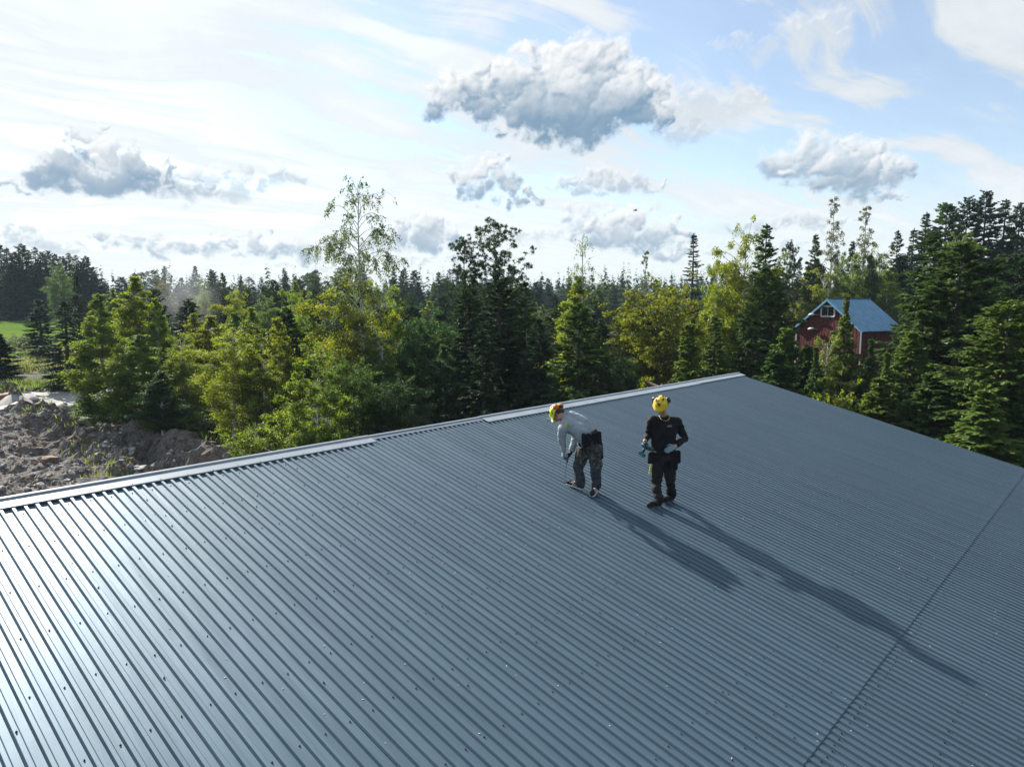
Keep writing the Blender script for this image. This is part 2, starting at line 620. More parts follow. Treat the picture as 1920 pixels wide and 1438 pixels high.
def earth_mat(name, rubble):
    m, b, t = new_mat(name)
    geo = t.nodes.new('ShaderNodeNewGeometry')
    P = geo.outputs['Position']
    n1 = xnoise(P, 0.35, 5, 0.6)
    n2 = xnoise(P, 3.2, 6, 0.65)
    n3 = xnoise(P, 16.0, 4, 0.7)
    b.inputs['Roughness'].default_value = 0.92
    b.inputs['Specular IOR Level'].default_value = 0.25
    bn = t.nodes.new('ShaderNodeBump')
    if rubble:
        stone = xmix(n3.ss(0.35, 0.7), (0.080, 0.072, 0.064), (0.36, 0.335, 0.31))
        soil = xmix(n2.ss(0.3, 0.7), (0.052, 0.044, 0.037), (0.185, 0.160, 0.138))
        c = xmix((n2 * 0.6 + n3 * 0.5).ss(0.46, 0.66), soil, stone)
        c = xmix(n1.ss(0.50, 0.66, 0.0, 0.6), c, (0.17, 0.12, 0.085))
        bn.inputs['Distance'].default_value = 0.10
        t.links.new((n3 * 0.8 + n2 * 0.7).s, bn.inputs['Height'])
    else:
        soil = xmix(n2.ss(0.3, 0.7), (0.030, 0.036, 0.014), (0.075, 0.085, 0.028))
        c = xmix(n3.ss(0.4, 0.75, 0.0, 0.6), soil, (0.10, 0.085, 0.05))
        bn.inputs['Distance'].default_value = 0.12
        t.links.new((n3 + n2).s, bn.inputs['Height'])
    t.links.new(c, b.inputs['Base Color'])
    t.links.new(bn.outputs[0], b.inputs['Normal'])
    return m


M_EARTH = earth_mat('forest_floor', False)
M_RUBBLE = earth_mat('rubble_soil', True)


def road_mat():
    m, b, t = new_mat('gravel_road')
    P = t.nodes.new('ShaderNodeNewGeometry').outputs['Position']
    n2, n3 = xnoise(P, 0.9, 5, 0.6), xnoise(P, 14, 4, 0.7)
    t.links.new(xmix((n2 * 0.6 + n3 * 0.4).ss(0.35, 0.65), (0.25, 0.235, 0.22), (0.40, 0.385, 0.365)), b.inputs['Base Color'])
    b.inputs['Roughness'].default_value = 0.95
    return m


def field_mat():
    m, b, t = new_mat('field_grass')
    P = t.nodes.new('ShaderNodeNewGeometry').outputs['Position']
    n2, n3 = xnoise(P, 0.12, 4, 0.6), xnoise(P, 3.0, 4, 0.7)
    t.links.new(xmix((n2 * 0.5 + n3 * 0.5).ss(0.35, 0.65), (0.075, 0.135, 0.022), (0.115, 0.175, 0.035)), b.inputs['Base Color'])
    b.inputs['Roughness'].default_value = 1.0
    b.inputs['Specular IOR Level'].default_value = 0.0
    return m


def build_ground():
    az = np.radians(np.concatenate([np.linspace(-180, -46, 27, endpoint=False), np.linspace(-46, 46, 240, endpoint=False), np.linspace(46, 180, 27, endpoint=False)]))
    rr = np.concatenate([[0.0], np.geomspace(3, 9000, 150)])
    A, R = np.meshgrid(az, rr[1:], indexing='ij')
    x, y = np.sin(A) * R, np.cos(A) * R
    z = hgt(x, y) - 1.6 * pit_mask(x, y)
    na, nr = x.shape
    V = np.stack([x, y, z], -1).reshape(-1, 3)
    V = np.vstack([V, [[0, 0, float(hgt(0, 0))]]])
    i, j = np.meshgrid(np.arange(na), np.arange(nr - 1), indexing='ij')
    i2 = (i + 1) % na
    Q = np.stack([i * nr + j, i * nr + j + 1, i2 * nr + j + 1, i2 * nr + j], -1).reshape(-1, 4)
    k = np.arange(na)
    T = np.stack([np.full(na, len(V) - 1), k * nr, ((k + 1) % na) * nr], -1)
    o = link('ground', np_mesh('ground', V, [Q[:, ::-1], T[:, ::-1]], M_EARTH, smooth=True))
    tag(o, 'dark forest floor under the trees around the hall', kind='structure')


def grid_sheet(name, X0, X1, Y0, Y1, step, zf, mat, keep=None, smooth=True):
    xs, ys = np.arange(X0, X1 + 1e-6, step), np.arange(Y0, Y1 + 1e-6, step)
    gx, gy = np.meshgrid(xs, ys, indexing='ij')
    z = zf(gx, gy)
    n, m = gx.shape
    i, j = np.meshgrid(np.arange(n - 1), np.arange(m - 1), indexing='ij')
    Q = np.stack([i * m + j, (i + 1) * m + j, (i + 1) * m + j + 1, i * m + j + 1], -1).reshape(-1, 4)
    V = np.stack([gx, gy, z], -1).reshape(-1, 3)
    if keep is not None:
        kv = keep(gx, gy).ravel()
        Q = Q[kv[Q].all(1)]
    return link(name, np_mesh(name, V, Q, mat, smooth=smooth))


def rubble_z(x, y):
    k = pit_mask(x, y)
    r = x * RV[0] + y * RV[1]
    b = x * BV[0] + y * BV[1]
    inpit = 1 - 0.6 * sstep(r, 15.5, 18.0)
    road = sstep(b, 57, 60.5) * (1 - sstep(r, 16, 22))
    wx, wy = x + 1.6 * fbm(x / 3, y / 3 + 40, 3), y + 1.6 * fbm(x / 3 + 40, y / 3, 3)
    ridged = 1 - 2 * np.abs(fbm(wx / 4.2 + 3, wy / 4.2, 4))
    lum = 1.1 * fbm(wx / 6.0, wy / 6.0 + 11, 3) + 0.75 * (ridged - 0.75) + 0.42 * fbm(wx / 1.1, wy / 1.1, 4, 0.6)
    lum = lum * 0.85 * (0.18 + 0.82 * inpit) * (1 - sstep(b, 52, 58))
    mound = 0.3 * np.exp(-((r - 8) / 5.0) ** 2 - ((b - 47) / 4.5) ** 2) + 0.9 * np.exp(-((r - 2) / 4.0) ** 2 - ((b - 40) / 4.0) ** 2)
    face = np.exp(-((r - 14.2) / 1.7) ** 2) * 1.5 * (fbm(x / 1.4 + 9, y / 0.8, 4, 0.6) + 0.05)
    return hgt(x, y) + (lum + mound * (1 - road) + face) * k - 2.4 * (1 - k)


build_ground()
o = grid_sheet('rubble_slope', -52, -6, 22, 64, 0.2, rubble_z, M_RUBBLE, smooth=False)
tag(o, 'blasted rock rubble and bare soil behind the hall', kind='structure')


def road_keep(x, y):
    r = x * RV[0] + y * RV[1]
    b = x * BV[0] + y * BV[1]
    e = 0.9 * fbm(x / 3, y / 3, 3)
    return (b > 59.6 + e) & (b < 67.5 + e) & (r < 21.5) & (r > -40)


o = grid_sheet('gravel_road', -95, -18, 18, 95, 0.5, lambda x, y: np.maximum(rubble_z(x, y), hgt(x, y)) * 1.0 + 0.04 + 0.03 * fbm(x / 1.3, y / 1.3, 3), road_mat(), road_keep)
tag(o, 'pale gravel road beside the rubble', kind='structure')


def field_keep(x, y):
    a = np.degrees(np.arctan2(x, y))
    return (a > -60) & (a < -28.5)


o = grid_sheet('field', -330, -36, 84, 215, 3.0, lambda x, y: hgt(x, y) + 0.6, field_mat(), field_keep)
tag(o, 'bright green grass field beyond the road', kind='structure')

# ------------------------------------------------------------------ the hall with its sheet metal roof
EL_R = math.radians(13.747)
PL_H = 4.43266                                  # camera's vertical distance to the roof plane is CAM_Z - z0
Z0 = CAM_Z - PL_H                               # roof plane height where r = s = 0
S_APEX = 9.50
HALL = empty('industrial_hall', (0, 0, 0), math.radians(90) - BA,
             'long industrial hall under a dark grey ribbed metal roof with two workers on it', 'building')
ROOF_M = Matrix.Rotation(EL_R, 4, 'X')
ROOF_M.translation = Vector((0, 0, Z0))
RIDGE_Z = Z0 + S_APEX * math.sin(EL_R)
RIDGE_B = S_APEX * math.cos(EL_R)
HALL_W = Matrix.Translation((0, 0, 0)) @ Matrix.Rotation(math.radians(90) - BA, 4, 'Z')
ROOF_W = HALL_W @ ROOF_M


def roof_pt(r, s, n=0.0):
    return ROOF_W @ Vector((r, s, n))


PITCH_R = 1.0 / 9
RIB_H = 0.021
K0 = 2.0857


def rib_profile(n=9, first=True):
    """(x, z) across one sheet: rib side facing -r, rib top, far side, pan"""
    p = []
    for i in range(n):
        a = i * PITCH_R
        if i == 0:
            p += [(-0.0024, 0.0040), (-0.0019, 0.0047), (0.0096, RIB_H - 0.0004), (0.0120, RIB_H + 0.0006), (0.0420, RIB_H + 0.0006), (0.0440, RIB_H - 0.0012), (0.0555, 0.0)]
        else:
            p += [(a, 0.0), (a + 0.0125, RIB_H - 0.0016), (a + 0.0145, RIB_H), (a + 0.0420, RIB_H), (a + 0.0440, RIB_H - 0.0016), (a + 0.0555, 0.0)]
    p += [(1.0, 0.0), (1.0125, RIB_H - 0.0025), (1.042, RIB_H - 0.0025)]
    return p


def sheet_mesh(name, s0, s1, lift0=0.0, dn=0.0, seed=0):
    """rows along the slope let the lower end lift a little and the pans wander by a millimetre"""
    rs = random.Random(seed)
    pr = rib_profile()
    ns = 10
    rows = [s0, s0 + 0.012, s0 + 0.10] + [s0 + 0.10 + (s1 - s0 - 0.10) * i / ns for i in range(1, ns + 1)]
    V, Q = [], []
    for k, s in enumerate(rows):
        lf = lift0 if k == 0 else (lift0 * 0.75 if k == 1 else 0.0)
        wob = [rs.uniform(-0.0011, 0.0011) for _ in range(10)]
        for (x, z) in pr:
            ci = int(max(0, min(9, x / PITCH_R)))
            w = wob[ci] if 2 < k < len(rows) - 1 else 0
            V.append((x, s + (rs.uniform(-0.004, 0.004) if k == 0 else 0), z + dn + lf + w))
    n = len(pr)
    for k in range(len(rows) - 1):
        for i in range(n - 1):
            Q.append((k * n + i, k * n + i + 1, (k + 1) * n + i + 1, (k + 1) * n + i))
    return np_mesh(name, V, np.array(Q), M_ROOF)


S_JOINT = 1.995
upper = [sheet_mesh('roof_sheet', S_JOINT, S_APEX - 0.02, 0.0012, 0.0, k) for k in range(3)]
lower = [sheet_mesh('roof_sheet', -3.6, S_JOINT + 0.16, 0.0, -0.0045, 10 + k) for k in range(3)]
R_END = 20.372
n_lo, n_hi = -7, 18
for k in range(n_lo, n_hi):
    for mset, up in ((upper, True), (lower, False)):
        o = link('roof_sheet', mset[k % 3], HALL)
        o.matrix_local = ROOF_M @ Matrix.Translation((K0 + k, 0, 0))
# last, narrower sheet up to the gable edge
for s0, s1, lf, dn in ((S_JOINT, S_APEX - 0.02, 0.0012, 0), (-3.6, S_JOINT + 0.16, 0, -0.0045)):
    me = sheet_mesh('roof_sheet', s0, s1, lf, dn, 5)
    bm = bmesh.new(); bm.from_mesh(me)
    bmesh.ops.bisect_plane(bm, geom=bm.verts[:] + bm.edges[:] + bm.faces[:], plane_co=(R_END - K0 - n_hi, 0, 0), plane_no=(1, 0, 0), clear_outer=True)
    bm.to_mesh(me); bm.free()
    o = link('roof_sheet', me, HALL)
    o.matrix_local = ROOF_M @ Matrix.Translation((K0 + n_hi, 0, 0))
R_START = K0 + n_lo

# back slope, hidden from here but there
BACK_M = Matrix.Translation((0, 2 * RIDGE_B, 0)) @ Matrix.Rotation(math.pi, 4, 'Z') @ ROOF_M
back_me = sheet_mesh('roof_sheet', -2.2, S_APEX - 0.02, 0, 0, 21)
BACK_TILT = Matrix.Translation((0, RIDGE_B, RIDGE_Z)) @ Matrix.Rotation(math.radians(-0.8), 4, 'X') @ Matrix.Translation((0, -RIDGE_B, -RIDGE_Z))
for k in range(n_lo, n_hi):
    o = link('roof_sheet', back_me, HALL)
    o.matrix_local = BACK_TILT @ BACK_M @ Matrix.Translation((-(K0 + k) - 1.0, 0, 0))

# screws: rows on the purlins, every second pan, alternating
rs = random.Random(3)
scr = MB()


def screw(m, r, s, n=0.0):
    tl = Matrix.Translation((r, s, n)) @ Matrix.Rotation(rs.uniform(-0.12, 0.12), 4, 'X') @ Matrix.Rotation(rs.uniform(-0.12, 0.12), 4, 'Y')
    vs, fs = [], []
    for k, (rad, z) in enumerate(((0.0084, -0.002), (0.0084, 0.0020), (0.0058, 0.0024), (0.0052, 0.0088))):
        for i in range(6):
            a = math.pi / 3 * i
            vs.append(tl @ Vector((rad * math.cos(a), rad * math.sin(a), z)))
    for k in range(3):
        for i in range(6):
            j = (i + 1) % 6
            fs.append((k * 6 + i, k * 6 + j, k * 6 + 6 + j, k * 6 + 6 + i))
    fs.append(tuple(18 + i for i in range(6)))
    m.add(vs, fs)


ROWS = [9.14, 8.44, 7.70, 6.96, 6.215, 5.42, 4.65, 3.88, 2.86, 2.42, 1.90, 1.2, 0.45, -0.3, -1.05, -1.8, -2.55]
for q, s in enumerate(ROWS):
    dense = 1 if s in (1.90, 2.42, 9.14) else 0
    r0 = 1.91 if q % 2 == 0 else 1.80
    r = r0 - 2 * PITCH_R * 40
    step = PITCH_R if s == 1.90 else 2 * PITCH_R
    while r < R_END - 0.05:
        if r > R_START:
            pan = round((r - K0 - 0.083) / PITCH_R) * PITCH_R + K0 + 0.083
            if rs.random() < (0.8 if s == 2.42 else 0.97):
                screw(scr, pan + rs.uniform(-0.010, 0.010), s + rs.uniform(-0.018, 0.018))
        r += step
for k in range(n_lo, n_hi):                      # stitching screws on the overlapping ribs
    s = 8.9
    while s > -2.5:
        if rs.random() < 0.55:
            screw(scr, K0 + k + 0.028, s + rs.uniform(-0.05, 0.05), RIB_H + 0.004)
        s -= 0.75 * rs.choice((1, 2, 2))
for k in range(60):                              # screws through the cap flange
    r = K0 + 0.028 + k * PITCH_R * 3
    if R_START < r < R_END - 0.1 and not (6.72 < r < 9.3):
        screw(scr, r, 9.305, RIB_H + 0.005)
for k in range(24):
    screw(scr, 6.85 + k * PITCH_R, 9.352, 0.0)
o = scr.build('screw_heads', M_SCREW, HALL)
o.matrix_local = ROOF_M
o['kind'] = 'stuff'


def ridge_cap(r0, r1, s_front, dz, back=0.0):
    h0 = RIB_H + 0.006 + dz
    c, t = math.cos(2 * EL_R), math.sin(2 * EL_R)
    front = [(s_front - 0.004, h0 - 0.016), (s_front, h0), (s_front + 0.03, h0 + 0.001), (9.462, h0 + 0.004), (9.466, h0 + 0.016), (9.476, h0 + 0.021), (S_APEX + 0.002, h0 + 0.023)]
    m = MB()
    pr = list(front)
    for (s, h) in reversed(front[:-1]):          # mirrored on the back slope
        d = S_APEX - s
        pr.append((S_APEX + d * c - h * -t * 0 + h * t, -d * t + h * c))
    m.extrude(pr, r0, r1)
    # turned-down end faces
    n = len(pr)
    for x in (r0, r1):
        m.add([(x, y, z) for y, z in pr] + [(x, y, z - 0.012) for y, z in pr], [(i, i + 1, n + i + 1, n + i) for i in range(n - 1)])
    o = m.build('ridge_cap', M_CAP, HALL)
    o.matrix_local = ROOF_M @ Matrix.Translation((r0, 0, 0)) @ Matrix.Rotation(rs.uniform(-0.0012, 0.0012), 4, 'Z') @ Matrix.Translation((-r0, 0, 0))
    return o


ridge_cap(R_START, -1.25, 9.29, 0.0)
ridge_cap(-1.40, 6.74, 9.285, 0.003)
ridge_cap(6.60, 9.42, 9.392, -0.003)
ridge_cap(9.28, 17.60, 9.262, 0.006)
ridge_cap(17.50, R_END + 0.10, 9.285, 0.010)

fl = MB()                                        # bright flecks: drilling swarf and bits left on the sheets
for k in range(420):
    r, s = rs.uniform(2.0, 20.0), rs.uniform(-2.5, 9.0)
    a, L = rs.uniform(0, 3.14), rs.uniform(0.006, 0.022)
    pan = round((r - K0 - 0.083) / PITCH_R) * PITCH_R + K0 + 0.083 + rs.uniform(-0.02, 0.02)
    fl.box((pan, s, 0.003), (L, rs.uniform(0.003, 0.007), 0.003), Matrix.Rotation(a, 3, 'Z'))
o = fl.build('swarf', simple('bright_swarf', (0.62, 0.62, 0.60), 0.4), HALL)
o.matrix_local = ROOF_M
o['kind'] = 'stuff'

# verge boards, eaves and walls below the roof
YE = -3.6 * math.cos(EL_R)
YB = 2 * RIDGE_B + 2.0 * math.cos(EL_R)
ZE = Z0 - 3.6 * math.sin(EL_R)
for x, sgn in ((R_END - 0.06, 1), (R_START + 0.06, -1)):
    m = MB()
    m.add([(x, -3.55, -0.01), (x, S_APEX, -0.01), (x, S_APEX, -0.18), (x, -3.55, -0.18), (x - 0.03 * sgn, -3.55, -0.01), (x - 0.03 * sgn, S_APEX, -0.01), (x - 0.03 * sgn, S_APEX, -0.18), (x - 0.03 * sgn, -3.55, -0.18)],
          [(0, 1, 2, 3), (7, 6, 5, 4), (0, 4, 5, 1), (3, 2, 6, 7), (0, 3, 7, 4)])
    o = m.build('verge_board', M_CAP, HALL)
    o.matrix_local = ROOF_M
wx0, wx1 = R_START + 0.35, R_END - 0.35
wy0, wy1 = YE + 0.5, YB - 0.5
yr = RIDGE_B
for (x) in (wx0, wx1):
    m = MB()
    hz0, hz1 = Z0 + wy0 * math.tan(EL_R) - 0.22, Z0 + (2 * yr - wy1) * math.tan(EL_R) - 0.35
    m.add([(x, wy0, -0.5), (x, wy1, -0.5), (x, wy1, hz1), (x, yr, RIDGE_Z - 0.28), (x, wy0, hz0)], [(0, 1, 2, 3, 4)])
    m.build('gable_wall', M_WALLM, HALL)
m = MB(); m.box(((wx0 + wx1) / 2, wy0, 1.4), (wx1 - wx0, 0.12, 4.0)); m.build('wall', M_WALLM, HALL)
m = MB(); m.box(((wx0 + wx1) / 2, wy1, 1.4), (wx1 - wx0, 0.12, 4.4)); m.build('wall', M_WALLM, HALL)

# ------------------------------------------------------------------ foliage and bark
def leaf_mat(name, trans=0.45, gloss=0.06, warm=(0.30, 0.20, 0.02), warm_amt=0.2):
    """colour comes from the tree's own colour, each leaf differs a little"""
    m, b, t = new_mat(name)
    t.nodes.remove(b)
    out = t.nodes['Material Output']
    oi = t.nodes.new('ShaderNodeObjectInfo')
    at = t.nodes.new('ShaderNodeAttribute')
    at.attribute_name = 'tint'
    tn = X(at.outputs['Fac'])
    hs = t.nodes.new('ShaderNodeHueSaturation')
    t.links.new((tn * 0.05 + 0.475).s, hs.inputs['Hue'])
    t.links.new((tn * 0.8 + 0.6).s, hs.inputs['Value'])
    t.links.new(oi.outputs['Color'], hs.inputs['Color'])
    c = xmix(tn.ss(0.86, 0.99, 0.0, warm_amt), hs.outputs[0], warm)
    df = t.nodes.new('ShaderNodeBsdfDiffuse')
    tl = t.nodes.new('ShaderNodeBsdfTranslucent')
    gl = t.nodes.new('ShaderNodeBsdfGlossy')
    gl.inputs['Roughness'].default_value = 0.5
    gl.inputs['Color'].default_value = (0.8, 0.85, 0.8, 1)
    t.links.new(c, df.inputs['Color'])
    hs2 = t.nodes.new('ShaderNodeHueSaturation')
    hs2.inputs['Hue'].default_value = 0.497
    hs2.inputs['Saturation'].default_value = 1.1
    hs2.inputs['Value'].default_value = 2.0
    t.links.new(c, hs2.inputs['Color'])
    t.links.new(hs2.outputs[0], tl.inputs['Color'])
    m1, m2 = t.nodes.new('ShaderNodeMixShader'), t.nodes.new('ShaderNodeMixShader')
    m1.inputs[0].default_value = trans
    t.links.new(df.outputs[0], m1.inputs[1]); t.links.new(tl.outputs[0], m1.inputs[2])
    m2.inputs[0].default_value = gloss
    t.links.new(m1.outputs[0], m2.inputs[1]); t.links.new(gl.outputs[0], m2.inputs[2])
    t.links.new(m2.outputs[0], out.inputs['Surface'])
    return m


M_LEAF = leaf_mat('broad_leaf', 0.52, 0.035, (0.24, 0.19, 0.02), 0.08)
M_NEEDLE = leaf_mat('needles', 0.32, 0.02, (0.10, 0.075, 0.03), 0.35)
M_BARK = simple('bark_brown', (0.085, 0.068, 0.055), 0.9, var=0.4, scale=9)
M_PINE = simple('bark_pine', (0.20, 0.115, 0.065), 0.85, var=0.35, scale=6)


def birch_bark():
    m, b, t = new_mat('bark_birch')
    o = t.nodes.new('ShaderNodeTexCoord').outputs['Object']
    mp = t.nodes.new('ShaderNodeMapping')
    t.links.new(o, mp.inputs[0])
    mp.inputs['Scale'].default_value = (3, 3, 7)
    n = xnoise(mp.outputs[0], 2.0, 4, 0.65)
    t.links.new(xmix(n.ss(0.52, 0.62), (0.58, 0.56, 0.52), (0.06, 0.05, 0.045)), b.inputs['Base Color'])
    b.inputs['Roughness'].default_value = 0.8
    return m


M_BIRCH = birch_bark()


class TG:
    """growing one tree: branch tubes and leaf faces gathered in numpy arrays"""
    def __init__(s, seed):
        s.g = np.random.default_rng(seed)
        s.tv, s.tf, s.nt = [], [], 0
        s.lv, s.lt = [], []

    def tube(s, P, r0, r1, n=4):
        P = np.asarray(P, float)
        k = len(P)
        T = np.gradient(P, axis=0)
        T /= np.linalg.norm(T, axis=1, keepdims=True) + 1e-9
        up = np.array([0.2, 0.1, 1.0]) if abs(T[0, 2]) < 0.8 else np.array([1.0, 0.2, 0.0])
        A = np.cross(T, up); A /= np.linalg.norm(A, axis=1, keepdims=True) + 1e-9
        B = np.cross(T, A)
        rad = np.linspace(r0, r1, k)[:, None, None]
        a = np.arange(n) * 2 * math.pi / n
        V = P[:, None, :] + rad * (A[:, None, :] * np.cos(a)[None, :, None] + B[:, None, :] * np.sin(a)[None, :, None])
        i, j = np.meshgrid(np.arange(k - 1), np.arange(n), indexing='ij')
        j2 = (j + 1) % n
        F = np.stack([i * n + j, i * n + j2, (i + 1) * n + j2, (i + 1) * n + j], -1).reshape(-1, 4) + s.nt
        s.tv.append(V.reshape(-1, 3)); s.tf.append(F); s.nt += k * n

    def quads(s, C, U, W, tint):
        """flat leaf faces: centre C, half length U, half width W"""
        V = np.stack([C - U, C + W, C + U, C - W], 1)
        s.lv.append(V.reshape(-1, 3)); s.lt.append(tint)

    def leaves(s, C, size, tint0=0.0, hang=0.3):
        n = len(C)
        g = s.g
        U = g.normal(size=(n, 3)); U[:, 2] -= hang
        U /= np.linalg.norm(U, axis=1, keepdims=True)
        W = np.cross(U, g.normal(size=(n, 3)))
        W /= np.linalg.norm(W, axis=1, keepdims=True)
        sz = size * g.uniform(0.65, 1.3, (n, 1))
        s.quads(C, U * sz * 0.62, W * sz * 0.44, np.clip(g.random(n) + tint0, 0, 1))

    def done(s, name, bark, leaf):
        tr = np_mesh(name + '_trunk', np.vstack(s.tv), np.vstack(s.tf), bark, smooth=True)
        V = np.vstack(s.lv)
        n = len(V) // 4
        cr = np_mesh(name + '_crown', V, np.arange(n * 4).reshape(n, 4), leaf, tint=np.concatenate(s.lt))
        h = float(max(V[:, 2].max(), max(v[:, 2].max() for v in s.tv)))
        w = float(np.percentile(np.hypot(V[:, 0], V[:, 1]), 97) * 2)
        return dict(trunk=tr, crown=cr, h=h, w=w)


def grow_spruce(seed, H=10.0, R=1.8, spray=1.0, base=0.03, sag=0.25, gap=0.0, low=0.0, name='spruce', ex=0.78, leader=False):
    t = TG(seed); g = t.g
    zz = np.linspace(0, H, 9)
    wob = np.cumsum(g.normal(0, 0.012 * H / 9, (9, 2)), 0)
    t.tube(np.c_[wob, zz], 0.016 * H + 0.01, 0.012, 6)
    z = H * base + 0.2
    while z < H * 0.985:
        f = (z / H)
        nb = int(g.integers(2, 5))
        prof = (1 - f) ** ex * R * (0.55 + 0.45 * min(1, (f + 0.02) / 0.12)) + 0.04
        if leader:
            prof = R * max(0.0, 1 - (f / 0.86) ** 2.4) + 0.07 * (1 - f) + 0.05
        a0 = g.uniform(0, 6.28)
        for k in range(nb):
            if g.random() < gap * 0.5 * (1 - f):
                continue
            a = a0 + k * 6.283 / nb + g.normal(0, 0.45)
            L = prof * g.uniform(0.50, 1.22) * (1 + 0.22 * math.sin(a * 2 + seed + z * 1.3))
            zb = z + g.normal(0, 0.13) * H / 10 * (1.1 - f)
            up = np.interp(f, [0, 0.5, 0.8, 1.0], [-0.10, 0.06, 0.40, 0.9]) + g.normal(0, 0.10)
            dr = np.interp(f, [0, 0.6, 1.0], [sag * 1.3, sag, 0.0])
            m = max(4, int(L / 0.28))
            tt = np.linspace(0, 1, m + 1)
            o = np.array([math.cos(a), math.sin(a)])
            hz = zb + L * (up * tt - dr * 1.6 * tt ** 2 + dr * 1.05 * tt ** 3)
            P = np.c_[o[0] * L * tt + np.interp(zb, zz, wob[:, 0]), o[1] * L * tt + np.interp(zb, zz, wob[:, 1]), hz]
            t.tube(P[::max(1, m // 4)] if m > 4 else P, 0.006 + 0.008 * L, 0.003, 3)
            # side twigs, longer near the middle, hanging on the lower boughs
            nt = max(7, int(L * 20 * spray))
            ts = g.uniform(0.10, 1.0, nt) ** 0.75
            Q = np.stack([np.interp(ts, tt, P[:, c]) for c in range(3)], 1)
            side = np.where(g.random(nt) < 0.5, 1.0, -1.0)[:, None]
            out = np.array([o[0], o[1], 0.0])
            lat = np.array([-o[1], o[0], 0.0])
            ln = (0.13 + 0.36 * L * (1 - ts) * 0.7 + 0.05 * L)[:, None].clip(0.13, 0.75)
            hang = np.interp(f, [0, 0.7, 1], [1.05, 0.6, -0.1])
            dirv = out * g.uniform(0.35, 0.9, (nt, 1)) + lat * side * g.uniform(0.4, 1.0, (nt, 1)) + np.array([0, 0, -1]) * g.uniform(0.2, 1.1, (nt, 1)) * hang
            dirv /= np.linalg.norm(dirv, axis=1, keepdims=True)
            for q in range(3):                       # each twig: three narrow sprays
                c0 = Q + dirv * ln * (0.22 + 0.28 * q)
                u = dirv + g.normal(0, 0.30, (nt, 3))
                u /= np.linalg.norm(u, axis=1, keepdims=True)
                w = np.cross(u, np.array([0, 0, 1.0]) + g.normal(0, 0.5, (nt, 3)))
                w /= np.linalg.norm(w, axis=1, keepdims=True) + 1e-6
                t.quads(c0, u * ln * 0.34, w * (0.048 + 0.032 * g.random((nt, 1))) * (1.0 + 0.12 * H / 10), np.clip(g.random(nt) * 0.72 + 0.30 * (ts > 0.82), 0, 1))
            nu = max(3, int(L * 5 * spray))          # tips along the bough itself
            ts = g.uniform(0.3, 1.0, nu)
            Q = np.stack([np.interp(ts, tt, P[:, c]) for c in range(3)], 1)
            u = out * 1.0 + g.normal(0, 0.35, (nu, 3)); u /= np.linalg.norm(u, axis=1, keepdims=True)
            w = np.cross(u, g.normal(0, 1, (nu, 3))); w /= np.linalg.norm(w, axis=1, keepdims=True)
            t.quads(Q, u * 0.16, w * 0.045, g.random(nu) * 0.9)
        z += np.interp(f, [0, 1], [0.17, 0.105]) * H / 10 * g.uniform(0.6, 1.5)
    n = 14
    c = np.c_[wob[-1, 0] + g.normal(0, 0.03, n), wob[-1, 1] + g.normal(0, 0.03, n), H - g.random(n) * 0.6]
    u = np.c_[g.normal(0, 0.5, (n, 2)), np.ones(n)]
    u /= np.linalg.norm(u, axis=1, keepdims=True)
    w = np.cross(u, g.normal(0, 1, (n, 3))); w /= np.linalg.norm(w, axis=1, keepdims=True)
    t.quads(c, u * 0.14, w * 0.035, g.random(n))
    return t.done(name, M_BARK, M_NEEDLE)


